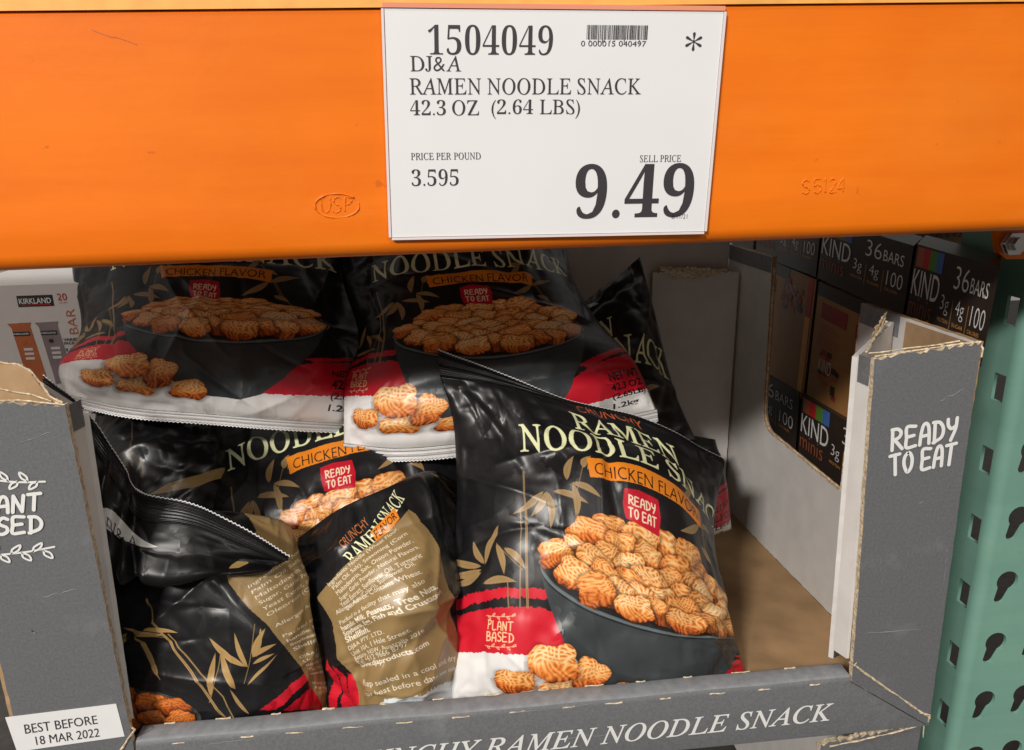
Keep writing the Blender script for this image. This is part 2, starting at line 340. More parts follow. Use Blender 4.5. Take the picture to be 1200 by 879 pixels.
HAND = {
 'R': [[(0,0),(.02,.5),(.03,1)], [(.0,1),(.3,.98),(.46,.8),(.36,.58),(.05,.47)], [(.14,.48),(.52,0)]],
 'E': [[(.46,.98),(.02,1),(.0,.5),(0,.02),(.48,.03)], [(0,.52),(.38,.55)]],
 'A': [[(0,0),(.06,.55),(.16,.92),(.3,1),(.42,.85),(.47,.5),(.48,0)], [(.05,.4),(.46,.42)]],
 'D': [[(.06,0),(.06,1)], [(-.03,1),(.3,.95),(.5,.62),(.42,.22),(.0,.01)]],
 'Y': [[(0,1),(.03,.7),(.2,.52),(.42,.62)], [(.46,1),(.42,.5),(.2,-.05)]],
 'T': [[(-.02,.97),(.54,1)], [(.27,1),(.24,0)]],
 'O': [[(.27,1),(.06,.78),(.02,.4),(.2,.02),(.42,.2),(.5,.6),(.4,.9),(.25,1)]],
 'P': [[(.02,0),(.03,1)], [(.0,1),(.3,.98),(.44,.78),(.34,.56),(.04,.48)]],
 'L': [[(.03,1),(.02,.02),(.44,.03)]],
 'N': [[(.0,0),(.03,1)], [(.03,1),(.42,.02)], [(.42,.02),(.48,1)]],
 'B': [[(.02,0),(.02,1)], [(.0,1),(.32,.96),(.36,.68),(.04,.54)], [(.04,.54),(.42,.44),(.4,.1),(.0,0)]],
 'S': [[(.42,.9),(.22,1),(.04,.8),(.14,.58),(.38,.4),(.4,.14),(.2,0),(.0,.08)]],
}
def smooth_line(p, n=8):
    p = np.array(p, float)
    if len(p) < 3: return np.array([p[0]+(p[-1]-p[0])*i/n for i in range(n+1)])
    k = np.arange(len(p)); return herm(k, p, np.linspace(0, len(p)-1, n*(len(p)-1)+1))
def hand_strokes(s):
    """strokes of a hand-lettered line, normalised to a unit box, with jitter; returns list and width/height ratio"""
    R = random.Random(len(s)*7+ord(s[0])); x = 0; out = []
    for ch in s:
        if ch == ' ': x += 0.38; continue
        dy = R.uniform(-.05, .05); g = HAND[ch]
        for st in g: out.append(smooth_line(st)+np.array([x, dy]))
        x += max(p[0] for st in g for p in st)+0.22
    x -= 0.22
    return [o/np.array([x, 1.0]) for o in out], x
def sprig_strokes(n=7):
    out = [smooth_line([(0, .5), (.3, .35), (.7, .4), (1, .6)])]
    for i in range(n):
        t = .08+.82*i/(n-1); y = .5-.15*math.sin(t*3)*.9; up = 1 if i % 2 else -1
        out.append(smooth_line([(t, y), (t+.012, y+.26*up), (t+.085, y+.46*up), (t+.065, y+.16*up), (t, y)], 4))
    return out
def put_strokes(mb, strokes, quad, width, k, nvec, off=0.0006):
    n = np.array(Vector(nvec).normalized())
    for q, st in enumerate(strokes):
        P = bil(quad, st[:, 0], st[:, 1])+n*(off+q*0.00004)
        t = np.gradient(P, axis=0); t /= np.maximum(np.linalg.norm(t, axis=1, keepdims=True), 1e-9)
        s = np.cross(n, t)*width/2; N = len(P)
        V = [tuple(p) for p in P+s]+[tuple(p) for p in P-s]
        F = [(i, i+N, i+N+1, i+1) for i in range(N-1)]
        for e, dr in ((0, -1), (N-1, 1)):
            b = len(V); V.append(tuple(P[e]+n*0.00001))
            for j in range(7):
                a = math.pi*j/6-math.pi/2; V.append(tuple(P[e]+n*0.00001+dr*t[e]*math.cos(a)*width/2+s[e]*math.sin(a)))
            F += [(b, b+1+j, b+2+j) for j in range(6)]
        mb.mesh(V, F, k)
# ------------------------------------------------------------------ drawn film artwork
class Canvas:
    def __init__(s, w, h, x0, x1, y0, y1, bg):
        s.w = w; s.h = h; s.x0 = x0; s.y0 = y0; s.kx = w/(x1-x0); s.ky = h/(y1-y0)
        s.a = np.empty((h, w, 3), np.float32); s.a[:] = np.array(bg)/255
    def px(s, p):
        p = np.asarray(p, float); return np.stack([(p[..., 0]-s.x0)*s.kx, (p[..., 1]-s.y0)*s.ky], -1)
    def _box(s, lo, hi):
        a = max(0, int(math.floor(lo[0]))); b = min(s.w, int(math.ceil(hi[0]))+1)
        c = max(0, int(math.floor(lo[1]))); d = min(s.h, int(math.ceil(hi[1]))+1)
        return a, b, c, d
    def _grid(s, b): return np.meshgrid(np.arange(b[0], b[1])+.5, np.arange(b[2], b[3])+.5)
    def blend(s, b, m, col, alpha=1.0):
        m = (m*alpha).astype(np.float32)[..., None]; t = s.a[b[2]:b[3], b[0]:b[1]]
        t += (np.asarray(col, np.float32)/255-t)*m
    def polyp(s, P, col, alpha=1.0):
        P = np.asarray(P, float); b = s._box(P.min(0), P.max(0))
        if b[1] <= b[0] or b[3] <= b[2]: return
        X, Y = s._grid(b); ins = np.zeros(X.shape, bool)
        for (x1, y1), (x2, y2) in zip(P, np.roll(P, -1, 0)):
            if y1 == y2: continue
            c = (Y > y1) != (Y > y2)
            ins ^= c & (X < (x2-x1)*(Y-y1)/(y2-y1)+x1)
        s.blend(b, ins, col, alpha)
    def poly(s, pts, col, alpha=1.0, rag=0, seed=1):
        P = s.px(pts)
        if rag:
            R = np.random.RandomState(seed); Q = []
            for a, c in zip(P, np.roll(P, -1, 0)):
                n = max(1, int(np.linalg.norm(c-a)/5))
                for j in range(n): Q.append(a+(c-a)*j/n+R.uniform(-rag, rag, 2))
            P = np.array(Q)
        s.polyp(P, col, alpha)
    def tris(s, V, T, col, alpha=1.0):
        col = np.asarray(col, np.float32)/255
        for t in T:
            A, B, C = V[t]; b = s._box(np.minimum(np.minimum(A, B), C), np.maximum(np.maximum(A, B), C))
            if b[1] <= b[0] or b[3] <= b[2]: continue
            X, Y = s._grid(b); d = (B[0]-A[0])*(C[1]-A[1])-(B[1]-A[1])*(C[0]-A[0])
            if abs(d) < 1e-9: continue
            u = ((X-A[0])*(C[1]-A[1])-(Y-A[1])*(C[0]-A[0]))/d; v = ((B[0]-A[0])*(Y-A[1])-(B[1]-A[1])*(X-A[0]))/d
            m = (u >= -.02) & (v >= -.02) & (u+v <= 1.02); q = s.a[b[2]:b[3], b[0]:b[1]]
            q[m] = q[m]*(1-alpha)+col*alpha
    def text(s, t, style, quad, col, arc=0.0, alpha=1.0):
        V, T = lettering(t, style); P = bil(s.px(quad), V[:, 0], V[:, 1])
        if arc: P[:, 1] += arc*(1-(2*V[:, 0]-1)**2)
        s.tris(P, T, col, alpha)
    def line(s, pts, w, col, w2=None, alpha=1.0, raw=False):
        P = np.asarray(pts, float) if raw else s.px(pts); w2 = w if w2 is None else w2; n = len(P)-1
        for i in range(n):
            a, c = P[i], P[i+1]; wm = max(w, w2); b = s._box(np.minimum(a, c)-wm, np.maximum(a, c)+wm)
            if b[1] <= b[0] or b[3] <= b[2]: continue
            X, Y = s._grid(b); d = c-a; L = max(d@d, 1e-9)
            t = np.clip(((X-a[0])*d[0]+(Y-a[1])*d[1])/L, 0, 1)
            dist = np.hypot(X-a[0]-t*d[0], Y-a[1]-t*d[1]); ww = w+(w2-w)*(i+t)/n
            s.blend(b, np.clip(ww/2-dist+.5, 0, 1), col, alpha)
    def leaf(s, a, c, w, col):
        a, c = s.px(np.array([a, c], float)); d = c-a; n = np.array([-d[1], d[0]])/max(np.linalg.norm(d), 1e-6)
        t = np.linspace(0, 1, 14); pr = np.sin(np.pi*t**.8)**.9*w/2
        cv = a+d*t[:, None]+n*(np.sin(np.pi*t)*w*.35)[:, None]
        s.polyp(np.concatenate([cv+n*pr[:, None], (cv-n*pr[:, None])[::-1]]), col)
        s.line(cv, 1.0, tuple(x*.75 for x in col), raw=True, alpha=.6)
    def hand(s, t, quad, w, col):
        for st in hand_strokes(t)[0]: s.line(bil(s.px(quad), st[:, 0], st[:, 1]), w, col, raw=True)
    def sprig(s, quad, w, col):
        for st in sprig_strokes(6): s.line(bil(s.px(quad), st[:, 0], st[:, 1]), w, col, raw=True)
    def nugget(s, c, rx, ry, rot=0.0, seed=0, dim=1.0, halo=.62):
        R = np.random.RandomState(seed); c = s.px(np.array(c, float)); r = max(rx, ry)*1.3
        b = s._box(c-r, c+r)
        if b[1] <= b[0] or b[3] <= b[2]: return
        X, Y = s._grid(b)
        x = (X-c[0]); y = (Y-c[1]); co, si = math.cos(rot), math.sin(rot)
        u = (x*co+y*si)/rx; v = (-x*si+y*co)/ry; th = np.arctan2(v, u)
        e = 1+.07*np.sin(2*th+R.uniform(0, 6))+.07*np.sin(3*th+R.uniform(0, 6))+.05*np.sin(5*th+R.uniform(0, 6))+.02*np.sin(11*th+R.uniform(0, 6))
        d = (np.abs(u)**3.2+np.abs(v)**3.2)**(1/3.2)/e
        m = np.clip((1-d)*min(rx, ry)*.6, 0, 1)
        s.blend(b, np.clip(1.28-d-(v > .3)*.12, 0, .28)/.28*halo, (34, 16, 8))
        def vn(n):
            g = R.uniform(-1, 1, (n+2, n+2)); gx = np.clip((u+1.4)/2.8*n, 0, n-.01); gy = np.clip((v+1.4)/2.8*n, 0, n-.01)
            i, j = gx.astype(int), gy.astype(int); fx, fy = gx-i, gy-j; fx = fx*fx*(3-2*fx); fy = fy*fy*(3-2*fy)
            return (g[j, i]*(1-fx)+g[j, i+1]*fx)*(1-fy)+(g[j+1, i]*(1-fx)+g[j+1, i+1]*fx)*fy
        ph = vn(4)*3.2
        sd = R.uniform(-1, 1, (9, 2)); dd = np.stack([(u+vn(5)*.12-p)**2+(v-q)**2 for p, q in sd]); cell = dd.argmin(0)
        al = R.uniform(0, np.pi, 9)[cell]+vn(3)*.9; al2 = R.uniform(0, np.pi, 9)[cell[::-1]]+vn(3)*.9; fr = 1.0
        w1 = np.sin((u*np.cos(al)+v*np.sin(al))*25*fr+ph*1.6+vn(7)*1.2); w2_ = np.sin((u*np.cos(al2)+v*np.sin(al2))*28+ph)
        st = np.maximum(w1, w2_*.8); st = np.clip(st*.5+.5, 0, 1)
        lowf = vn(2)*.35+vn(4)*.12
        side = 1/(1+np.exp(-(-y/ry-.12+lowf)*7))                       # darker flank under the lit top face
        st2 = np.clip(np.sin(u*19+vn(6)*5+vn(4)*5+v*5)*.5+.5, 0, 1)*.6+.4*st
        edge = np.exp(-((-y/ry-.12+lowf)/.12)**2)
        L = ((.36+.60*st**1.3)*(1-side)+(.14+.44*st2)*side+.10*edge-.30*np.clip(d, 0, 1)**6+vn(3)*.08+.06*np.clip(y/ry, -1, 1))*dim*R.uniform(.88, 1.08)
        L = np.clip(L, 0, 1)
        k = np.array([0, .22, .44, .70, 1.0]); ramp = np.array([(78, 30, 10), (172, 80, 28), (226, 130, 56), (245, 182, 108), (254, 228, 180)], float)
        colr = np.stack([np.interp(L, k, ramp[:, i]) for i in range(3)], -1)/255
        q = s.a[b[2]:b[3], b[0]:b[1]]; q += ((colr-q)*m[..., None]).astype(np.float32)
    def image(s, name):
        im = bpy.data.images.new(name, s.w, s.h); arr = np.ones((s.h, s.w, 4), np.float32)
        arr[..., :3] = np.clip(s.a, 0, 1)
        im.pixels.foreach_set(arr.ravel()); im.update(); im.pack(); return im
# ------------------------------------------------------------------ the pouch artwork, drawn stroke by stroke
INK = (25, 24, 26); GOLD = (158, 128, 84); RED = (205, 26, 46); WHITE = (232, 230, 228); TITLE = (238, 240, 190); AMBER = (238, 138, 36)
BOWL = (60, 65, 67)
VMAP_FRONT = ((0, .5, .8, .9, 1), (0, .425, .69, .775, .86))
def quad(x0, y0, x1, y1, skew=0): return [(x0, y0), (x1, y0+skew), (x1, y1+skew), (x0, y1)]
def front_art():
    c = Canvas(1080, 1200, -90, 990, 1200, 0, INK)
    D = lambda p: ((-.08+.98*p[0])*900, (1-np.interp(p[1], *VMAP_FRONT))*1200)          # from the front pouch's own film coordinates
    # bottom bands
    c.poly([(-90, 992), (330, 985), (620, 1060), (990, 1085), (990, 1200), (-90, 1200)], WHITE, rag=1.5)
    c.poly([(-90, 905), (40, 880), (200, 868), (300, 890), (390, 990), (-90, 994)], RED, rag=2.5, seed=4)
    c.poly([(-90, 872), (10, 838), (120, 825), (235, 822), (240, 845), (120, 850), (20, 866), (-90, 894)], RED, rag=4, seed=9)
    c.poly([(630, 1092), (735, 985), (800, 945), (990, 915), (990, 1088), (800, 1092)], RED, rag=2.5, seed=6)
    c.poly([(770, 930), (900, 893), (990, 880), (990, 900), (900, 918), (790, 948)], RED, rag=4, seed=8)
    for i in range(5): c.line([(40+i*30, 868-i*4), (120+i*26, 856-i*2)], 5, INK, 1)
    # bamboo
    g = GOLD
    for a, b, w in [((0.2561,0.6992),(0.2625,0.5725),5), ((0.2625,0.5776),(0.2673,0.4139),7), ((0.2672,0.4183),(0.2724,0.3223),7), ((0.2467,0.5717),(0.2496,0.3206),3.5), ((0.2100,0.3846),(0.2175,0.3188),3.5),
                    ((0.1688,0.4793),(0.2544,0.4128),2.5), ((0.4439,0.7313),(0.4191,0.6427),2.5), ((0.8303,0.7543),(0.8839,0.6240),3), ((0.8671,0.6791),(0.9175,0.5611),3)]:
        c.line([D(a), D(b)], w, g)
        c.line([D(a), D(b)], w*.3, (120, 95, 60))
    for a, b in [((0.3191,0.6367),(0.2212,0.5632)), ((0.3296,0.6370),(0.2760,0.5582)), ((0.3321,0.6345),(0.3386,0.5314)), ((0.3477,0.6377),(0.4535,0.6132)), ((0.4048,0.6654),(0.4895,0.6341)), ((0.4072,0.6631),(0.4150,0.5655)),
                 ((0.3899,0.6720),(0.4141,0.7494)), ((0.4526,0.7057),(0.5081,0.7487)), ((0.4401,0.7099),(0.4658,0.7508)), ((0.1287,0.4234),(0.1754,0.5327)), ((0.1254,0.4257),(0.0825,0.4901)), ((0.1688,0.4793),(0.1990,0.3970)),
                 ((0.1162,0.4193),(-0.0174,0.4478)), ((0.1199,0.4105),(-0.0127,0.3994)), ((0.1202,0.4039),(0.0084,0.3738)), ((0.1311,0.3760),(0.2403,0.3819)), ((0.1971,0.4678),(0.2647,0.4137)),
                 ((0.8260,0.7259),(0.8789,0.7027)), ((0.8500,0.6746),(0.7554,0.6229)), ((0.8545,0.6721),(0.9458,0.7039)), ((0.8210,0.7867),(0.7580,0.7010)), ((0.8629,0.6259),(0.9069,0.5920)), ((0.7831,0.7856),(0.8322,0.7682))]:
        c.leaf(D(a), D(b), 20, g)
    # logo leaf
    c.leaf((395, 128), (565, 126), 60, (215, 215, 210)); c.text('DJ&A', 'serif', quad(440, 92, 520, 126), (30, 30, 30))
    # titles
    c.text('CRUNCHY', 'sans', quad(350, 172, 550, 208), (198, 96, 58), arc=8)
    c.text('RAMEN', 'flare', quad(312, 226, 622, 304), TITLE, arc=6)
    c.text('NOODLE SNACK', 'flare', quad(146, 318, 872, 416), TITLE, arc=10)
    c.poly([(327, 432), (475, 424), (595, 432), (690, 448), (683, 508), (595, 492), (475, 484), (333, 494)], AMBER)
    c.text('CHICKEN FLAVOR', 'sanst', [(347, 446), (673, 455), (669, 494), (347, 483)], (20, 16, 14), arc=5)
    # bowl and its heap of noodle bites
    t = np.linspace(0, 2*np.pi, 60); cx_, cy_, rx, ry = 514, 752, 316, 120
    c.poly(np.stack([cx_+rx*np.cos(t), cy_+ry*np.sin(t)], 1), (96, 106, 108)); c.poly(np.stack([cx_+(rx-7)*np.cos(t), cy_-1+(ry-6)*np.sin(t)], 1), (34, 36, 38))
    R = random.Random(11); pts = []
    for k in range(4000):
        x = R.uniform(cx_-rx+40, cx_+rx-38); q = (x-cx_)/(rx-20)
        ytop = 596+125*abs(q)**2.4; ybot = cy_+(ry-22)*math.sqrt(max(0, 1-q*q*.95))
        y = R.uniform(ytop+10, max(ytop+11, ybot-28))
        if all((x-a)**2/52**2+(y-b)**2/38**2 > 1 for a, b in pts): pts.append((x, y))
    for i, (x, y) in enumerate(sorted(pts, key=lambda p: p[1])):
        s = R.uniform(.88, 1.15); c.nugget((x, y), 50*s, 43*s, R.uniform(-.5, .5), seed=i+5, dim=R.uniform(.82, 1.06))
    tt = np.linspace(0, np.pi, 40)
    rim = np.stack([cx_+rx*np.cos(tt), cy_+ry*np.sin(tt)], 1)
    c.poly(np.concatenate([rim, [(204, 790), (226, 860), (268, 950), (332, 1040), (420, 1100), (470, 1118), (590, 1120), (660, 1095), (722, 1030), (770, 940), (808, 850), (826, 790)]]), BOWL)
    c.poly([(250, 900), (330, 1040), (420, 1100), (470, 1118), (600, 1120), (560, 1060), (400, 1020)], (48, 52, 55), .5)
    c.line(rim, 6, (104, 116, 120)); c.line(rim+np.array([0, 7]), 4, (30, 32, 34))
    # flag
    c.poly([(428, 506), (470, 500), (526, 508), (531, 550), (524, 598), (470, 588), (431, 582), (425, 545)], (196, 20, 44))
    c.hand('READY', quad(441, 520, 515, 542, 4), 3.8, (245, 225, 190)); c.hand('TO EAT', quad(440, 552, 517, 575, 4), 3.8, (245, 225, 190))
    # plant based
    c.hand('PLANT', quad(62, 908, 132, 930, 3), 3.2, (240, 205, 150)); c.hand('BASED', quad(60, 937, 134, 960, 3), 3.2, (240, 205, 150))
    c.sprig(quad(56, 888, 138, 904), 2, (235, 190, 140)); c.sprig(quad(54, 965, 142, 981), 2, (235, 190, 140))
    # loose bites
    for x, y, a, b, r, sd in [(135, 1078, 54, 42, .1, 41), (262, 1096, 62, 40, 0, 43), (338, 1042, 48, 54, -.3, 44), (242, 1012, 62, 58, .2, 42), (425, 1100, 58, 36, 0, 45)]:
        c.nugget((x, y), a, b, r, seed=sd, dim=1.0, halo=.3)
    # net weight
    for i, (s, st) in enumerate((('NET WT', 'sansb'), ('42.3 OZ', 'sansb'), ('(2.65LB)', 'sansb'), ('1.2kg', 'sansb'))):
        c.text(s, st, quad(850, 985+i*46, 950 if i < 3 else 922, 1018+i*46), (20, 18, 18))
    # folded seams of the film
    c.poly([(-90, 0), (990, 0), (990, 50), (-90, 50)], (24, 23, 24)); c.line([(-90, 50), (990, 50)], 2, (50, 48, 48))
    return c
LINES = ['Ingredients: Noodle (Wheat Flour,', 'Palm Oil, Salt), Seasoning (Corn', 'Maltodextrin, Salt, Onion Powder,', 'Sugar, Garlic Powder, Natural Flavors,', 'Yeast Extract, Sunflower Oil, Turmeric',
         'Oleoresin (Color)), Sunflower Oil.', '', 'Allergen Advice: Contains Wheat.', '', 'Packed in a facility that may also', 'handle: Milk, Peanuts, Tree Nuts,', 'Soybeans, Egg, Fish and Crustacean', 'Shellfish.', '',
         'DJ&A PTY. LTD.', 'Unit 10A, 1 Hale Street,', 'Botany, NSW, Australia 2019.', 'Tel: +612 9666 8797', 'www.djaproducts.com', '', 'Keep sealed in a cool and dry place.', 'For best before date see top of pack.']
BOLD = {10, 11, 12, 18}
GP = (146, 120, 78)
def side_art():
    """the pouch turned so that its right front, its side seam and a slip of the back panel show"""
    c = Canvas(900, 1000, 0, 1, 0, 1, INK)
    for q in ([(0.5967,0.1217),(0.7464,0.2322),(0.8634,0.3016),(0.8855,0.2669),(0.7424,0.1804),(0.6592,0.1072)], [(0.6864,0.0997),(0.7976,0.1687),(0.9000,0.1937),(0.9632,0.1169),(0.9089,0.0316)], [(0.6261,0.1154),(0.7631,0.2262),(0.7834,0.2053),(0.6592,0.1072)]):
        c.poly(q, RED, rag=3)
    c.poly([(0.6356,1.0060),(0.6981,0.8801),(0.6570,0.8152),(0.5616,0.7271),(0.5666,0.6890),(0.6317,0.5920),(0.6885,0.5269),(0.7504,0.3805),(0.8137,0.1990),(0.9341,-0.0052),(1.0232,-0.0189),(1.0421,0.1521),(0.9413,0.3990),(0.9260,0.5977),(0.9450,0.7970),(1.0773,1.1384)], GP, rag=1)
    # ingredient lines, running along the slanting slip
    TL, TR, BR, BL = (0.6249,0.6626),(1.0692,0.8850),(1.1500,0.0807),(0.7665,0.1716)
    q = [TL, TR, BR, BL]; n = len(LINES)
    for i, t in enumerate(LINES):
        if not t: continue
        a, b = 1-i/n, 1-(i+.66)/n; w = min(1.25, len(t)/26); l0 = .04+.20*(i/n)
        c.text(t, 'sans' if i not in BOLD else 'sansb', [tuple(bil(q, l0, a)), tuple(bil(q, l0+w, a)), tuple(bil(q, l0+w, b)), tuple(bil(q, l0, b))], (235, 228, 210), alpha=.9)
    g = (176, 142, 90)
    for p, w in [([(0.2513,0.6633),(0.2933,0.5183)], 7), ([(0.2933,0.5183),(0.3531,0.3736)], 8), ([(0.3531,0.3736),(0.4242,0.2024)], 9), ([(0.4242,0.2024),(0.4773,0.0878)], 9), ([(0.3095,0.5171),(0.3991,0.3266),(0.4693,0.2183),(0.4998,0.1069)], 5), ([(0.6449,0.5295),(0.5524,0.2705)], 2.5),
                 ([(0.4175,0.1946),(0.4819,0.4224)], 3), ([(0.3025,0.5033),(0.2070,0.5283)], 3)]:
        c.line(p, w, g); c.line(p, w*.25, (120, 92, 52))
    for a, b, w in [((0.2987,0.5179),(0.1542,0.5540),22), ((0.2004,0.5283),(0.2655,0.3031),20), ((0.2394,0.5423),(0.3428,0.5210),20), ((0.5701,0.3498),(0.4456,0.4890),30), ((0.5182,0.2501),(0.4842,0.4340),28), ((0.5758,0.3449),(0.5576,0.5032),20), ((0.6056,0.3932),(0.6821,0.5113),22),
                    ((0.6024,0.3936),(0.7084,0.4412),20), ((0.5985,0.3599),(0.6932,0.4005),16), ((0.5644,0.2611),(0.7019,0.3943),12), ((0.4228,0.2234),(0.4612,0.4240),22), ((0.5595,0.1075),(0.4991,0.2561),14), ((0.1171,0.4514),(0.1659,0.5277),26), ((0.6637,0.5140),(0.6185,0.3918),12)]:
        c.leaf(a, b, w, g)
    c.line([(0.2515,0.1140),(0.3538,0.2653),(0.3889,0.1037)], 2, INK)
    t = np.linspace(0, 2*np.pi, 40); o = np.array((0.1611,0.1080)); ex = np.array((0.3725,0.0834))-o; ey = np.array((0.1973,0.2641))-o
    c.poly(o+np.cos(t)[:, None]*ex+np.sin(t)[:, None]*ey, (70, 78, 78)); c.poly(o+np.cos(t)[:, None]*ex*.93+np.sin(t)[:, None]*ey*.95, (30, 32, 33))
    for i, p in enumerate(((0.1603,0.2121),(0.2260,0.2097),(0.1056,0.1461),(0.2890,0.1780),(0.1995,0.1209),(0.0832,0.0801),(0.2978,0.1132))): c.nugget(p, 52, 42, .2*i-.4, seed=70+i, dim=.56)  # bites dimmed, shade at the pouch foot painted into them
    return c
def flap_art():
    c = Canvas(700, 400, 0, 1, 0, 1, (15, 14, 16))  # ink darker than the body film; the flap's shade is in the colour
    c.leaf((.24, .36), (.56, .46), 70, (205, 205, 200)); c.text('DJ&A', 'serif', [(.33, .47), (.47, .5), (.47, .38), (.33, .35)], (25, 25, 25))
    return c
def back_art():
    c = Canvas(1000, 1100, 0, 1, 0, 1, INK)
    # front lettering that wraps round the shoulder of the pouch
    c.text('CRUNCHY', 'sans', [(0.2674,0.8514),(0.3767,0.9297),(0.3960,0.8958),(0.2934,0.7999)], (206, 120, 66))
    c.text('RAMEN', 'flare', [(0.2785,0.7708),(0.4269,0.9035),(0.4570,0.8472),(0.3258,0.6947)], TITLE)
    c.text('SNACK', 'flare', [(0.4358,0.9112),(0.5477,0.9863),(0.5708,0.9328),(0.4658,0.8594)], TITLE)
    c.poly([(0.3984,0.8590),(0.5156,0.9144),(0.5205,0.8722),(0.4190,0.8000)], AMBER); c.text('FLAVOR', 'sans', [(0.4118,0.8546),(0.5078,0.9030),(0.5125,0.8777),(0.4208,0.8176)], (25, 18, 14))
    c.line([(0.7534,0.9889),(0.8457,0.9698),(0.9004,0.9307)], 9, (140, 112, 66))
    for q in ([(0.1111,0.3440),(0.1469,0.2765),(0.1049,0.0848),(0.0436,0.0791)], [(0.1501,0.3140),(0.1948,0.2308),(0.2010,0.0907),(0.1318,0.0868)], [(0.2019,0.2689),(0.2510,0.2503),(0.2647,0.0916),(0.1973,0.0801)]): c.poly(q, RED, rag=4)
    c.poly([(0.1171,0.5886),(0.2586,0.6959),(0.4199,0.8089),(0.5668,0.8956),(0.5868,0.8733),(0.6119,0.7824),(0.6484,0.5605),(0.7199,0.3478),(0.8682,0.1250),(0.9659,-0.0778),(0.2594,0.0918),(0.2394,0.2315),(0.1754,0.3353),(0.1746,0.4771)], GP, rag=1.2)
    c.poly([(0.3378,0.1275),(0.4054,0.1578),(0.4800,0.1584),(0.5608,0.1658),(0.7690,0.1653),(1.0361,-0.1494),(0.0860,-0.1272)], (214, 220, 224), rag=8, seed=5)
    GQ = {0: [(0.1815,0.6453),(0.4999,0.8493),(0.5075,0.8277),(0.1950,0.6206)], 1: [(0.2001,0.6245),(0.5228,0.8171),(0.5293,0.7952),(0.2125,0.6018)], 2: [(0.2129,0.5995),(0.5323,0.7803),(0.5386,0.7582),(0.2246,0.5785)], 3: [(0.2248,0.5729),(0.5432,0.7477),(0.5503,0.7265),(0.2360,0.5530)], 4: [(0.2250,0.5491),(0.5418,0.7095),(0.5493,0.6887),(0.2358,0.5294)], 5: [(0.2446,0.5300),(0.5188,0.6766),(0.5263,0.6570),(0.2579,0.5112)], 7: [(0.1973,0.5223),(0.5327,0.6424),(0.5389,0.6218),(0.2064,0.5017)], 9: [(0.2065,0.4811),(0.5337,0.6083),(0.5407,0.5894),(0.2162,0.4614)], 10: [(0.2105,0.4604),(0.5705,0.5883),(0.5805,0.5667),(0.2207,0.4382)], 11: [(0.2155,0.4375),(0.5921,0.5678),(0.6035,0.5453),(0.2253,0.4150)], 12: [(0.2203,0.4172),(0.3496,0.4573),(0.3591,0.4358),(0.2306,0.3950)], 14: [(0.2320,0.3809),(0.4091,0.4457),(0.4161,0.4266),(0.2418,0.3609)], 15: [(0.2422,0.3575),(0.4845,0.4469),(0.4906,0.4263),(0.2510,0.3364)], 16: [(0.2528,0.3367),(0.5339,0.4269),(0.5414,0.4047),(0.2619,0.3146)], 17: [(0.2591,0.3151),(0.4763,0.3893),(0.4820,0.3670),(0.2682,0.2928)], 18: [(0.2653,0.2961),(0.5482,0.3751),(0.5567,0.3483),(0.2749,0.2713)], 20: [(0.2825,0.2352),(0.7584,0.3026),(0.7701,0.2737),(0.2895,0.2071)], 21: [(0.3020,0.1995),(0.7861,0.2605),(0.7983,0.2302),(0.3080,0.1696)]}
    for i, q in GQ.items():
        c.text(LINES[i], 'sansb' if i in BOLD else 'sans', q, (238, 232, 216), alpha=.92)
    return c
def behind_art():
    c = Canvas(400, 400, 0, 1, 0, 1, (14, 13, 15))
    c.poly([(.62, .30), (.70, .36), (.95, .40), (.97, .33), (.80, .29)], (150, 122, 76)); c.line([(.45, .9), (.5, .6), (.47, .3)], 4, (60, 50, 34))
    for a, b in (((.5, .6), (.58, .4)), ((.5, .6), (.42, .45))): c.leaf(a, b, 14, (60, 50, 34))
    return c
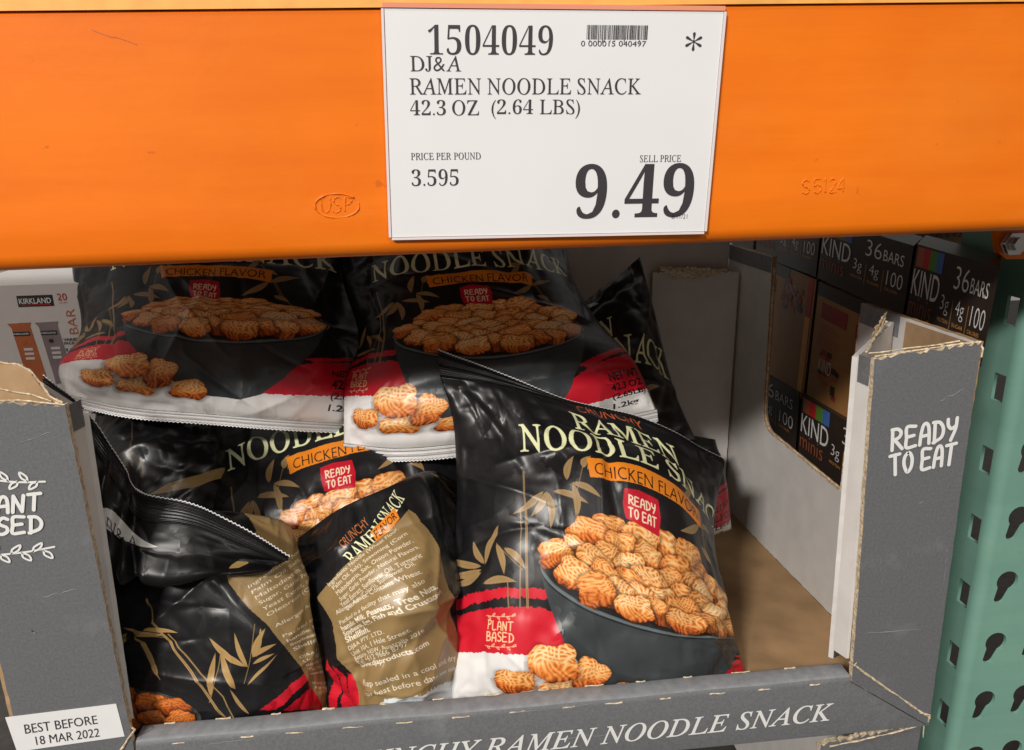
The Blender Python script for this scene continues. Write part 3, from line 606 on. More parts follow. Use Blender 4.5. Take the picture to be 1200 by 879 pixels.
def film(name, img, rough=0.36, bump=0.045):
    m = bpy.data.materials.new(name); m.use_nodes = True; nt = m.node_tree; b = nt.nodes['Principled BSDF']
    tx = nt.nodes.new('ShaderNodeTexImage'); tx.image = img; tx.interpolation = 'Cubic'; tx.extension = 'EXTEND'
    uv = nt.nodes.new('ShaderNodeUVMap'); uv.uv_map = 'film'
    nt.links.new(uv.outputs['UV'], tx.inputs['Vector']); nt.links.new(tx.outputs['Color'], b.inputs['Base Color'])
    tc = nt.nodes.new('ShaderNodeTexCoord')
    n = nt.nodes.new('ShaderNodeTexNoise'); n.inputs['Scale'].default_value = 26; n.inputs['Detail'].default_value = 2; n.inputs['Distortion'].default_value = 1.6
    n2 = nt.nodes.new('ShaderNodeTexVoronoi'); n2.feature = 'DISTANCE_TO_EDGE'; n2.inputs['Scale'].default_value = 26
    nt.links.new(tc.outputs['Object'], n.inputs['Vector'])
    mx = nt.nodes.new('ShaderNodeMixRGB'); mx.inputs['Fac'].default_value = 0.035
    nt.links.new(tc.outputs['Object'], mx.inputs['Color1']); nt.links.new(n.outputs['Color'], mx.inputs['Color2']); nt.links.new(mx.outputs['Color'], n2.inputs['Vector'])
    ad = nt.nodes.new('ShaderNodeMath'); ad.operation = 'MULTIPLY_ADD'; ad.inputs[1].default_value = 0.12
    nt.links.new(n2.outputs['Distance'], ad.inputs[0]); nt.links.new(n.outputs['Fac'], ad.inputs[2])
    bp = nt.nodes.new('ShaderNodeBump'); bp.inputs['Strength'].default_value = bump; bp.inputs['Distance'].default_value = 0.004
    nt.links.new(ad.outputs['Value'], bp.inputs['Height']); nt.links.new(bp.outputs['Normal'], b.inputs['Normal'])
    # crinkle: stiff little facets, each tilted its own way, only in crumpled patches
    prev = None
    for sc_, st_, am, th_ in (((30, 15, 15), .07, .15, .46), ((70, 34, 34), .05, .13, .50)):
        mp = nt.nodes.new('ShaderNodeMapping'); mp.inputs['Scale'].default_value = sc_; mp.inputs['Rotation'].default_value = (.3, .5, .6 if sc_[0] < 50 else -.4)
        nt.links.new(mx.outputs['Color'], mp.inputs['Vector'])
        vo = nt.nodes.new('ShaderNodeTexVoronoi'); vo.feature = 'SMOOTH_F1'; vo.inputs['Scale'].default_value = 1.0; vo.inputs['Smoothness'].default_value = st_
        nt.links.new(mp.outputs['Vector'], vo.inputs['Vector'])
        sb = nt.nodes.new('ShaderNodeVectorMath'); sb.operation = 'SUBTRACT'; sb.inputs[1].default_value = (.5, .5, .5); nt.links.new(vo.outputs['Color'], sb.inputs[0])
        mk = nt.nodes.new('ShaderNodeTexNoise'); mk.inputs['Scale'].default_value = 9 if sc_[0] < 50 else 16; mk.inputs['Detail'].default_value = 2; nt.links.new(tc.outputs['Object'], mk.inputs['Vector'])
        mr = nt.nodes.new('ShaderNodeMapRange'); mr.inputs['From Min'].default_value = th_; mr.inputs['From Max'].default_value = th_+.14; mr.inputs['To Min'].default_value = am*.22; mr.inputs['To Max'].default_value = am*2
        nt.links.new(mk.outputs['Fac'], mr.inputs['Value'])
        sl = nt.nodes.new('ShaderNodeVectorMath'); sl.operation = 'SCALE'; nt.links.new(sb.outputs['Vector'], sl.inputs[0]); nt.links.new(mr.outputs['Result'], sl.inputs['Scale'])
        if prev is None: prev = sl
        else:
            a2 = nt.nodes.new('ShaderNodeVectorMath'); a2.operation = 'ADD'; nt.links.new(prev.outputs['Vector'], a2.inputs[0]); nt.links.new(sl.outputs['Vector'], a2.inputs[1]); prev = a2
    fin = nt.nodes.new('ShaderNodeVectorMath'); fin.operation = 'ADD'; nt.links.new(bp.outputs['Normal'], fin.inputs[0]); nt.links.new(prev.outputs['Vector'], fin.inputs[1])
    nz = nt.nodes.new('ShaderNodeVectorMath'); nz.operation = 'NORMALIZE'; nt.links.new(fin.outputs['Vector'], nz.inputs[0]); nt.links.new(nz.outputs['Vector'], b.inputs['Normal'])
    b.inputs['Roughness'].default_value = rough; b.inputs['Specular IOR Level'].default_value = 0.5
    M[name] = m
film('film_front', front_art().image('pouch_front_artwork'))
film('film_side', side_art().image('pouch_side_artwork'))
film('film_back', back_art().image('pouch_back_artwork'))
film('film_flap', flap_art().image('pouch_top_artwork'))
M['film_flap'].node_tree.nodes['Principled BSDF'].inputs['Specular IOR Level'].default_value = 0.32
film('film_dark', behind_art().image('pouch_plain_artwork'))
def seal_mat(name, rgb):
    m = mat(name, rgb, 0.34); nt = m.node_tree; b = nt.nodes['Principled BSDF']
    uv = nt.nodes.new('ShaderNodeUVMap'); uv.uv_map = 'film'; w = nt.nodes.new('ShaderNodeTexWave'); w.bands_direction = 'Y'; w.inputs['Scale'].default_value = 2.4; w.inputs['Distortion'].default_value = 0.6
    nt.links.new(uv.outputs['UV'], w.inputs['Vector'])
    bp = nt.nodes.new('ShaderNodeBump'); bp.inputs['Strength'].default_value = 0.6; bp.inputs['Distance'].default_value = 0.002
    nt.links.new(w.outputs['Fac'], bp.inputs['Height']); nt.links.new(bp.outputs['Normal'], b.inputs['Normal']); M[name] = m
seal_mat('seal_black', (0.012, 0.011, 0.012)); seal_mat('seal_white', (0.68, 0.67, 0.66))
# ------------------------------------------------------------------ film that buckles: inextensible sheet slightly larger than its form
def smooth_noise(R, nv, nu, k):
    g = R.uniform(-1, 1, (k, k)); t = np.linspace(0, k-1, nv); s = np.linspace(0, k-1, nu)
    a = herm(np.arange(k), g, t); return herm(np.arange(k), a.T, s).T
def crumple(X, exc, iters, seed, hold, bend, amp):
    R = np.random.RandomState(seed); nv, nu = X.shape[:2]; X0 = X.copy(); n = normals(X0)
    noise = sum(smooth_noise(R, nv, nu, k)/(k/5) for k in (5, 9, 17))
    X = X0+n*(noise*amp)[..., None]
    sets = []
    def add(di, dj, st, mul):
        for par in range(2):
            for p2 in range(2):
                J, I = np.meshgrid(np.arange(nv-di), np.arange(nu-abs(dj)), indexing='ij')
                if dj < 0: I = I+abs(dj)
                if di and not dj: sel = ((J//di) % 2 == par)
                elif dj and not di: sel = ((I//dj) % 2 == par)
                else: sel = ((J % 2 == par) & (I % 2 == p2))
                if not (di and dj) and p2: continue
                a = (J*nu+I)[sel]; b = ((J+di)*nu+I+dj)[sel]
                e = exc.ravel()[a]
                L = np.linalg.norm(X0.reshape(-1, 3)[a]-X0.reshape(-1, 3)[b], axis=1)*(1+e)*mul
                sets.append((a, b, L, st))
    add(0, 1, .9, 1); add(1, 0, .9, 1); add(1, 1, .5, 1); add(1, -1, .5, 1)
    add(0, 2, bend, 1); add(2, 0, bend, 1); add(0, 4, bend*.5, .995); add(4, 0, bend*.5, .995)
    x = X.reshape(-1, 3).copy(); x0 = X0.reshape(-1, 3)
    edge = np.zeros((nv, nu), bool); edge[0] = edge[-1] = True; edge[:, 0] = edge[:, -1] = True
    w = np.where(edge.ravel(), .35, hold)[:, None]
    for it in range(iters):
        for a, b, L, st in sets:
            d = x[b]-x[a]; l = np.sqrt((d*d).sum(1))+1e-9
            c = d*(((l-L)/l)*(.5*st))[:, None]; x[a] += c; x[b] -= c
        x += (x0-x)*w
    return x.reshape(nv, nu, 3)
def up2(X, nv, nu):
    t = np.linspace(0, X.shape[0]-1, nv); s = np.linspace(0, X.shape[1]-1, nu)
    a = herm(np.arange(X.shape[0]), X, t); return herm(np.arange(X.shape[1]), a.transpose(1, 0, 2), s).transpose(1, 0, 2)
def excess(nv, nu, R, base, ends, sides):
    u = np.linspace(-1, 1, nu)[None, :]; v = np.linspace(-1, 1, nv)[:, None]
    return base*(1+.7*smooth_noise(R, nv, nu, 5))+ends*np.abs(v)**4+sides*np.abs(u)**5+0*u
def sheet(front, back, uvr, kf, kb, name, parent):
    nv, nu = front.shape[:2]; V = np.concatenate([front.reshape(-1, 3), back[1:-1, 1:-1].reshape(-1, 3)])-np.array(world_loc(parent))
    idf = np.arange(nv*nu).reshape(nv, nu); idb = idf.copy(); idb[1:-1, 1:-1] = nv*nu+np.arange((nv-2)*(nu-2)).reshape(nv-2, nu-2)
    q = lambda i: np.stack([i[:-1, :-1], i[:-1, 1:], i[1:, 1:], i[1:, :-1]], -1).reshape(-1, 4)
    F = np.concatenate([q(idf), q(idb)[:, ::-1]])
    me = bpy.data.meshes.new(name); me.from_pydata(V.tolist(), [], F.tolist())
    me.materials.append(M[kf]); me.materials.append(M[kb]); nf = (nv-1)*(nu-1)
    me.polygons.foreach_set('material_index', np.repeat([0, 1], nf).astype(np.int32)); me.polygons.foreach_set('use_smooth', np.ones(2*nf, bool))
    UV = np.zeros((nv, nu, 2)); UV[..., 0] = np.linspace(uvr[0], uvr[1], nu)[None, :]; UV[..., 1] = (np.linspace(uvr[2], uvr[3], nv) if len(uvr) == 4 else np.interp(np.linspace(0, 1, nv), *uvr[2]))[:, None]
    full = np.concatenate([UV.reshape(-1, 2), UV[1:-1, 1:-1].reshape(-1, 2)])
    l = me.uv_layers.new(name='film'); l.data.foreach_set('uv', full[F.ravel()].astype(np.float32).ravel()); me.update()
    o = bpy.data.objects.new(name, me); COL.objects.link(o); o.parent = parent; return o
def crease(X, R, count, ends):
    """sharp straight folds of a stiff film, pleats running in from the seals"""
    n = normals(X); nv, nu = X.shape[:2]; W = np.linalg.norm(X[nv//2, -1]-X[nv//2, 0]); H = np.linalg.norm(X[-1, nu//2]-X[0, nu//2])
    x = np.linspace(0, W, nu)[None, :]; y = np.linspace(0, H, nv)[:, None]; D = np.zeros((nv, nu))
    def one(cx_, cy_, ang, L, w, h, sharp):
        dx, dy = x-cx_, y-cy_; a = dx*math.cos(ang)+dy*math.sin(ang); d = -dx*math.sin(ang)+dy*math.cos(ang)+.12*a*a/max(L, .01)*R.uniform(-1, 1)
        t = np.clip(1-(a/L)**2, 0, 1); ww = w*(.35+.65*t)
        return h*t*(np.exp(-np.abs(d)/ww) if sharp else np.exp(-(d/ww)**2))
    for _ in range(count):
        big = R.uniform() < .3
        D += one(R.uniform(0, W), R.uniform(0, H), R.choice([0, .35, -.4, 1.2, 1.9, math.pi/2])+R.normal()*.25, R.uniform(.05, .13) if big else R.uniform(.02, .06), R.uniform(.006, .012) if big else R.uniform(.003, .006),
                 (R.uniform(.003, .007) if big else R.uniform(.0012, .0030))*(1 if R.uniform() < .62 else -1), R.uniform() < .75)
    for _ in range(ends):
        top = R.uniform() < .6
        D += one(R.uniform(.02, .98)*W, (H if top else 0)+R.uniform(-.01, .01), math.pi/2+R.normal()*.32, R.uniform(.03, .09), R.uniform(.004, .009), R.uniform(.0012, .0032)*(1 if R.uniform() < .6 else -1), True)
    for _ in range(ends):
        sd = R.choice([0, W]); D += one(sd, R.uniform(0, H), R.normal()*.3, R.uniform(.02, .06), R.uniform(.004, .008), R.uniform(.001, .0026), True)
    u = np.linspace(-1, 1, nu)[None, :]; v = np.linspace(-1, 1, nv)[:, None]
    return X+n*(D*(1-u**8)*(1-v**12))[..., None]
def form(key, tf, tb, seed, fine=(150, 186), coarse=(40, 50), exc=(.006, .012, .010), exf=(.0015, .008, .005), hold=.006, amp=.0015, folds=(44, 26)):
    R = np.random.RandomState(seed); nu, nv = coarse
    P = surf(NETS[key], nu, nv); n = normals(P); pr = profile(nu, nv)[..., None]
    Fc = P+n*pr*tf
    if exc: Fc = crumple(Fc, excess(nv, nu, R, *exc), 90, seed, hold, .35, amp*2)
    nu, nv = fine; Ff = up2(Fc, nv, nu)
    if exf: Ff = crumple(Ff, excess(nv, nu, R, *exf), 20, seed+1, .05, .2, amp*.12)
    if folds: Ff = crease(Ff, R, *folds)
    P2 = surf(NETS[key], nu, nv); B = P2-normals(P2)*profile(nu, nv)[..., None]*tb
    B[0] = Ff[0]; B[-1] = Ff[-1]; B[:, 0] = Ff[:, 0]; B[:, -1] = Ff[:, -1]
    return Ff, B
def seal(base, edge, parent, name, kmat, seed=1, teeth=None, rows=9, rib=.0007):
    """crimped seal strip from the pouch border (base) to its pinked outer edge"""
    base = np.asarray(base, float); edge = np.asarray(edge, float); n = 161; k = np.linspace(0, 1, n)
    B = herm(np.linspace(0, 1, len(base)), base, k); E = herm(np.linspace(0, 1, len(edge)), edge, k)
    d = E-B; nn = np.cross(np.gradient(B, axis=0), d); nn /= np.maximum(np.linalg.norm(nn, axis=1, keepdims=True), 1e-9); dn = d/np.maximum(np.linalg.norm(d, axis=1, keepdims=True), 1e-9)
    R = np.random.RandomState(seed); wob = herm(np.arange(14), R.uniform(-1, 1, 14), k*13)*.0012
    V = []
    for r in range(rows+2):
        t = min(1, r/rows); P = B+d*t+nn*((rib if r % 2 else -rib)*(0 < r < rows)+wob*t)[:, None]
        if r >= rows: P = P+dn*(np.where(np.arange(n) % 2, .0011, -.0002)*(1 if r > rows else .9)+(.0010 if r > rows else 0))[:, None]
        V.append(P)
    V = np.array(V); nr = rows+2; V2 = V-nn[None]*.0009; off = np.array(world_loc(parent))
    allv = np.concatenate([V.reshape(-1, 3), V2.reshape(-1, 3)])-off; N = nr*n; F = []; mi = []
    for r in range(nr-1):
        for i in range(n-1):
            a = r*n+i; F.append((a, a+1, a+n+1, a+n)); mi.append(1 if r == nr-2 else 0); F.append((a+N, a+n+N, a+n+1+N, a+1+N)); mi.append(1 if r == nr-2 else 0)
    for i in range(n-1):
        a = (nr-1)*n+i; F.append((a, a+1, a+1+N, a+N)); mi.append(1); a = i; F.append((a, a+N, a+1+N, a+1)); mi.append(0)
    me = bpy.data.meshes.new(name); me.from_pydata(allv.tolist(), [], F); me.materials.append(M[kmat]); me.materials.append(M['filmw']); me.polygons.foreach_set('material_index', mi)
    UV = np.zeros((nr, n, 2)); UV[..., 0] = k[None]*6; UV[..., 1] = np.linspace(0, 1, nr)[:, None]
    uvf = np.concatenate([UV.reshape(-1, 2)]*2); l = me.uv_layers.new(name='film'); l.data.foreach_set('uv', uvf[np.array(F).ravel()].astype(np.float32).ravel()); me.update()
    o = bpy.data.objects.new(name, me); COL.objects.link(o); o.parent = parent; return o
GRP = 'black snack pouches piled in the cardboard tray'
def pouch(key, label, kf, uvr, tf, tb, seed, **kw):
    net = NETS[key]; b = np.array(net[0][1]).mean(0)
    root = thing('snack_pouch', label, 'snack bag', tuple(float(x) for x in b), GRP)
    F, B = form(key, tf, tb, seed, **kw)
    sheet(F, B, uvr, kf, 'film_dark', 'film_body', root)
    return root, F, B
# ------------------------------------------------------------------ orange shelf beam
BX0, BX1 = -1.3, 1.3
def beam_mesh(mb, prof, k, x0=BX0, x1=BX1, tilt=0.0075):
    n = len(prof); V = []; xs = np.linspace(x0, x1, 40)
    for x in xs: V += [(x, y, z+x*tilt) for y, z in prof]
    F = [(i*n+j, i*n+(j+1) % n, (i+1)*n+(j+1) % n, (i+1)*n+j) for i in range(len(xs)-1) for j in range(n)]
    F += [tuple(range(n))[::-1], tuple((len(xs)-1)*n+j for j in range(n))]
    mb.mesh(V, F, k)
beam = thing('shelf_beam', 'orange painted steel shelf beam with the white price sign on its front', 'shelf beam', (0, 0.03, -0.01))
mb = MB()
arc = [(.012-.012*math.cos(a), -.084-.0115*math.sin(a)) for a in np.linspace(0, math.pi/2, 6)]
beam_mesh(mb, [(.0012, .0772), (0, .0755)]+[(0, -.06), (-.0006, -.066), (0, -.074)]+arc+[(.055, -.0955), (.058, -.09), (.058, .078), (.004, .078)], 'orange')
mb.build('beam_body', beam, smooth=True)
bo = bpy.data.objects['beam_body']; md = bo.modifiers.new('normals', 'EDGE_SPLIT'); md.split_angle = math.radians(35)
# stamped marks, raised from the sheet
mb = MB(); th = np.linspace(0.25, 2*math.pi-.15, 50)
def bp(px_quad, s, t): return bil(px_quad, s, t)
OV = [(-0.1775,0,-0.0475),(-0.1453,0,-0.0483),(-0.1467,0,-0.0669),(-0.1791,0,-0.066)]
cord(mb, [tuple(bil(OV, .5-.5*math.cos(a+2.6), .5+.47*math.sin(a+2.6))+np.array([0, -.0001, 0])) for a in th], .0012, 'orange', 6)
for s, q in (('U', [(-0.1729,0,-0.0513),(-0.1667,0,-0.0514),(-0.1676,0,-0.0619),(-0.1738,0,-0.0618)]), ('S', [(-0.1648,0,-0.0509),(-0.158,0,-0.051),(-0.1589,0,-0.0622),(-0.1657,0,-0.062)]), ('P', [(-0.1561,0,-0.0511),(-0.1505,0,-0.0512),(-0.1513,0,-0.0618),(-0.1569,0,-0.0616)])):
    st = [smooth_line([(0,1),(0,.3),(.5,0),(1,.3),(1,1)])] if s == 'U' else [x/np.array([.5, 1]) for x in [smooth_line(p) for p in HAND[s]]]
    for p in st: cord(mb, [tuple(bil(q, a, b)+np.array([0, 0, 0])) for a, b in p], .0009, 'orange', 5)
DG = {'5': [[(1,1),(.1,1),(.05,.55),(.6,.65),(1,.35),(.6,0),(0,.08)]], '1': [[(.3,.85),(.55,1),(.5,0)]], '2': [[(0,.8),(.4,1),(.9,.8),(.5,.35),(0,0),(1,0)]], '4': [[(.75,0),(.8,1),(0,.3),(1,.33)]], 'S': [[(1,.9),(.5,1),(.05,.8),(.3,.55),(.9,.4),(.95,.15),(.5,0),(0,.1)]]}
for ch, x in (('S', 940), ('5', 954), ('1', 963), ('2', 972), ('4', 982)):
    y = 212-(x-940)*.05; q = [(x, y), (x+9, y), (x+9, y+17), (x, y+17)]
    Q = {'S': [(0.1974,0,-0.0468),(0.2031,0,-0.0469),(0.2041,0,-0.0574),(0.1984,0,-0.0572)], '5': [(0.2072,0,-0.0465),(0.2129,0,-0.0466),(0.2139,0,-0.0571),(0.2083,0,-0.057)], '1': [(0.2135,0,-0.0464),(0.2192,0,-0.0465),(0.2203,0,-0.057),(0.2146,0,-0.0569)], '2': [(0.2199,0,-0.0462),(0.2255,0,-0.0463),(0.2266,0,-0.0568),(0.221,0,-0.0567)], '4': [(0.2269,0,-0.0461),(0.2325,0,-0.0462),(0.2337,0,-0.0567),(0.228,0,-0.0566)]}[ch]
    for p in DG[ch]: cord(mb, [tuple(bil(Q, a, b)+np.array([0, -.0001, 0])) for a, b in smooth_line(p)], .0009, 'orange', 5)
mb.build('stamped_mark', beam, smooth=True)
mb = MB()
put_strokes(mb, [smooth_line([(0, 1), (.4, .55), (.6, .45), (1, 0)])], [(-0.3155,0,0.0634),(-0.2866,0,0.0633),(-0.288,0,0.0542),(-0.317,0,0.0543)], .0005, 'or2', (0, -1, 0), .0003); mb.build('scratch', beam)
# deck on the beam; its unseen board is added to shade the tray
deck = thing('shelf_deck', 'wooden shelf deck on the orange beam, its unseen board added for shade', 'shelf deck', (0, .4, .085))
mb = MB(); beam_mesh(mb, [(.001, .0815), (.001, .16), (.56, .16), (.56, .0815)], 'wood', -.52, 1.3); mb.build('deck_shade_board', deck)  # left end cut back to let the added fill lamp in
mb = MB(); beam_mesh(mb, [(-.0016, .0778), (-.0016, .159), (.0005, .159), (.0005, .0778)], 'cream'); mb.build('deck_front_strip', deck)
# ------------------------------------------------------------------ price sign
TL, TR, BR, BL = [Vector(p) for p in ((-0.1188,-0.003,0.0759),(0.1251,-0.003,0.0734),(0.119,-0.003,-0.0838),(-0.1234,-0.003,-0.0812))]
sign = thing('price_sign', 'white paper price sign reading 9.49 in a clear holder on the orange beam', 'price sign', (0, -.003, 0))
def sp(p): return bil((TL, TR, BR, BL), p[0], p[1])
mb = MB(); nrm = (0, -1, 0)
def sgrid(mb, q, k, dy, thick):
    n, m_ = 24, 16; V = []
    for j in range(m_+1):
        for i in range(n+1):
            p = bil(q, i/n, j/m_); bow = .0012*math.sin(math.pi*i/n)*math.sin(2.2*j/m_)
            V.append((p[0], p[1]+dy-bow*0, p[2]))
    F = [(j*(n+1)+i, j*(n+1)+i+1, (j+1)*(n+1)+i+1, (j+1)*(n+1)+i) for j in range(m_) for i in range(n)]
    mb.mesh(V, F, k)
def slab(mb, q, k, t=.001):
    q = [Vector(p) for p in q]; b = [p+Vector((0, t, 0)) for p in q]; mb.face(q[::-1], k); mb.face(b, k)
    for i in range(4): mb.face([q[i], q[(i+1) % 4], b[(i+1) % 4], b[i]], k)
slab(mb, (TL, TR, BR, BL), 'paper', .0012)
INKT = [('1504049', 'serif', (0.1231,0.9370),(0.4882,0.8110)), ('*', 'sans', (0.8899,0.9130),(0.9407,0.8317)), ('DJ&A', 'serif', (0.0697,0.8073),(0.2186,0.7402)), ('RAMEN NOODLE SNACK', 'serif', (0.0663,0.7132),(0.7630,0.6410)),
        ('42.3 OZ', 'serif', (0.0665,0.6189),(0.2706,0.5506)), ('(2.64 LBS)', 'serif', (0.3080,0.6209),(0.5771,0.5356)), ('PRICE PER POUND', 'serif', (0.0652,0.3868),(0.2762,0.3544)), ('3.595', 'serif', (0.0657,0.3127),(0.2083,0.2364)),
        ('SELL PRICE', 'serif', (0.7729,0.3668),(0.9046,0.3345)), ('9.49', 'serifb', (0.5723,0.3296),(0.9543,0.0707)), ('8/11/21', 'sanst', (0.8885,0.0855),(0.9399,0.0637)), ('0 000015 040497', 'sans', (0.5725,0.8735),(0.7695,0.8497))]
for t, st, a, b in INKT: put_text(mb, t, st, [sp(a), sp((b[0], a[1])), sp(b), sp((a[0], b[1]))], 'ink', nrm, .0003)
A0, A1 = (0.5886,0.9399), (0.7728,0.8790); R = random.Random(4); x = A0[0]
while x < A1[0]:
    w = R.choice((.0012, .0012, .0024, .0036)); y1 = A1[1]-(.012 if R.random() < .1 else 0)
    if x+w < A1[0]: put_quad(mb, [sp((x, A0[1])), sp((x+w, A0[1])), sp((x+w, y1)), sp((x, y1))], 'ink', nrm, .0003)
    x += w+R.choice((.0014, .0014, .0026))
mb.build('sign_card', sign)
mb = MB(); e = .0018
def rim(a, b, w, k, dy=-.0008):
    d = (b-a).normalized(); s = Vector((0, -1, 0)).cross(d)*w; q = [a-s, b-s, b+s, a+s]; slab(mb, [p+Vector((0, dy, 0)) for p in q], k, .0022)
rim(TL+Vector((-.001, 0, .0022)), TR+Vector((.001, 0, .0022)), .0016, 'plastic'); rim(TL+Vector((-.0012, 0, 0)), BL+Vector((-.0012, 0, 0)), .0009, 'clear'); rim(TR+Vector((.0012, 0, 0)), BR+Vector((.0012, 0, 0)), .0009, 'clear'); rim(BL+Vector((0, 0, -.0012)), BR+Vector((0, 0, -.0012)), .0009, 'clear')
mb.build('sign_holder', sign)

# ------------------------------------------------------------------ cardboard display tray
tray = thing('display_tray', 'open grey printed cardboard display tray holding the black snack pouches', 'display box', (-.05, .33, -.605))
XL, XR, YF, YB = -.49, .3948, .03, .63
PR = [(0.2948,0.03,-0.2052),(0.3949,0.03,-0.1941),(0.4056,0.03,-0.6029),(0.3125,0.03,-0.5269)]      # right front panel: top left, top right, bottom right, bottom left
PL = [(-.49, .03, -.203), (-0.3942,0.03,-0.2102), (-0.3928,0.03,-0.5307), (-.49, .03, -.612)]
N0 = (0, -1, 0)
DR = [tuple(PR[3][i]+(0, 0, -.022)[i] for i in range(3)), tuple(PR[2][i]+(0, 0, -.010)[i] for i in range(3))]
DL = tuple(PL[2][i]+(0, 0, -.02)[i] for i in range(3))
CZ = PR[3][2]
# corner post, right
post = MB()
board(post, [PR[0], DR[0], DR[1], PR[1]], N0, .006, 'grey', 'kraft', 'torn', torn=(3,), jit=.0003, seed=2)
post.build('front_panel', tray); fp = bpy.data.objects['front_panel']
mb = MB()
q1 = [(0.3198,0.03,-0.2733),(0.3823,0.03,-0.2652),(0.3838,0.03,-0.2856),(0.3224,0.03,-0.2938)]; q2 = [(0.3215,0.03,-0.2997),(0.3855,0.03,-0.2908),(0.3861,0.03,-0.3116),(0.325,0.03,-0.3198)]
put_strokes(mb, hand_strokes('READY')[0], q1, .0034, 'white', N0); put_strokes(mb, hand_strokes('TO EAT')[0], q2, .0034, 'white', N0)
mb.build('printed_slogan', fp)
R = random.Random(77)
def scuffs(parent, spots, y):
    for (a, b, c_, d, w) in spots:
        mb = MB(); p, q = np.array(a), np.array(b); n_ = 9
        line = np.array([p+(q-p)*i/(n_-1)+np.array([R.uniform(-.0012, .0012), 0, R.uniform(-.0012, .0012)]) for i in range(n_)])
        t = (line-p)@(q-p)/((q-p)@(q-p)); st = np.stack([t, np.zeros(n_)], 1)
        N = n_; ww = [w*R.uniform(.25, 1) for _ in range(n_)]; ww[0] = ww[-1] = w*.05
        V = [tuple(line[i]+np.array([0, y, ww[i]/2])) for i in range(N)]+[tuple(line[i]+np.array([ww[i]*.3, y, -ww[i]/2])) for i in range(N)]
        mb.mesh(V, [(i, i+N, i+N+1, i+1) for i in range(N-1)], 'scuff'); mb.build('scuff_mark', parent)
scuffs(fp, [((0.3183,0.03,-0.4912), (0.3822,0.03,-0.4932), 0, 0, .0016), ((0.3621,0.03,-0.2482), (0.3854,0.03,-0.2371), 0, 0, .0010), ((0.3224,0.03,-0.394), (0.3319,0.03,-0.4418), 0, 0, .0014), ((0.3973,0.03,-0.4474), (0.3936,0.03,-0.3995), 0, 0, .0016), ((0.3566,0.03,-0.3511), (0.3622,0.03,-0.3479), 0, 0, .0012)], -.0004)
def post_inside(x0, x1, zt, zb, sgn, seed):
    """folded return and slanting inner panel of a corner post; x0 free edge, x1 at the side wall"""
    mb = MB()
    n = (-sgn, 0, 0)
    board(mb, [(x0, .0365, zt-.002), (x0-.004*sgn, .052, zt-.002), (x0+.006*sgn, .052, CZ+.002), (x0+.012*sgn, .0365, CZ+.002)], n, .003, 'liner', 'liner', 'liner', seed=seed)
    mb.build('folded_return', tray)
    mb = MB()
    a0 = Vector((x0-.003*sgn, .053, zt-.004)); a1 = Vector((x1-.008*sgn, .150, zt+.004)); b1 = Vector((x1-.004*sgn, .150, -.60)); b0 = Vector((x0+.008*sgn, .053, CZ-.01))
    nn = (b1-a1).cross(a0-a1)*sgn
    if nn.y > 0: nn = -nn
    board(mb, [a0, b0, b1, a1] if sgn > 0 else [a1, b1, b0, a0], nn, .005, 'liner', 'liner', 'liner', jit=.0003, seed=seed+1)
    mb.build('inner_panel', tray)
post_inside(.2955, .3948, -.2055, 0, 1, 5)
mb = MB(); board(mb, [(.2945, .0362, -.206), (.2915, .050, -.206), (.2925, .050, -.232), (.2952, .0362, -.232)], (-1, -.2, 0), .0005, 'grey', 'grey', 'grey'); mb.build('printed_margin', tray)
# torn liner curling over the post
mb = MB()
cord(mb, [(.297, .034, -.2040), (.32, .033, -.2015), (.35, .034, -.1985), (.38, .033, -.1955), (.396, .032, -.1940)], .0016, 'torn', 5, .0006, 7); mb.build('torn_edge', tray); mb = MB()
cord(mb, [(.296, .042, -.2030), (.315, .0395, -.2010), (.345, .040, -.1985), (.380, .039, -.1945)], .0014, 'torn', 5, .0007, 8); mb.build('torn_edge', tray); mb = MB()
cord(mb, [(.298, .050, -.2040), (.318, .075, -.2000), (.345, .105, -.1950), (.366, .135, -.1880)], .0024, 'torn', 5, .0008, 9); mb.build('torn_edge', tray); mb = MB()
cord(mb, [(.3948, .034, -.1945), (.3975, .030, -.2000), (.3965, .029, -.208)], .0014, 'torn', 5, .0006, 10); mb.build('torn_edge', tray); mb = MB()
mb = MB()
board(mb, [(.300, .054, -.206), (.360, .122, -.196), (.368, .135, -.186), (.352, .118, -.188), (.325, .086, -.196)], (-.6, -.5, .6), .0012, 'torn', 'kraft', 'torn', torn=(0, 1, 2, 3), seed=12); mb.build('torn_liner', tray)
# side wall with its hand hole, right
out = [(.036, -.195), (.110, -.1965), (.2274, -.1965), (.2273, -.400)]
cut = [(.2273, -.4321)]
out = [(.036, -.195), (.2274, -.1965), (.2273, -.4321)]
cor = [(.2273+.0, -.4321)]
rr = .03; arcp = [(.459-rr+rr*math.sin(a), -.432+rr-rr*math.cos(a)) for a in np.linspace(0, math.pi/2, 8)]
out = [(.036, -.195), (.2274, -.1965), (.2273, -.4325), (.250, -.4327)]+arcp+[(.468, -.1750), (YB, -.1760), (YB, -.629), (.036, -.590)]
mb = MB(); board(mb, [(XR, y, z) for y, z in out], (-1, 0, 0), .007, 'liner', 'grey', 'kraft', jit=.0005, seed=14)
mb.build('side_wall', tray)
mb = MB(); board(mb, [(XR-.0012, .037, -.1975), (XR-.0012, .140, -.1990), (XR-.0012, .140, -.59), (XR-.0012, .037, -.59)], (-1, 0, 0), .0008, 'kraft', 'kraft', 'kraft', seed=15); mb.build('kraft_lining', tray)
mb = MB()
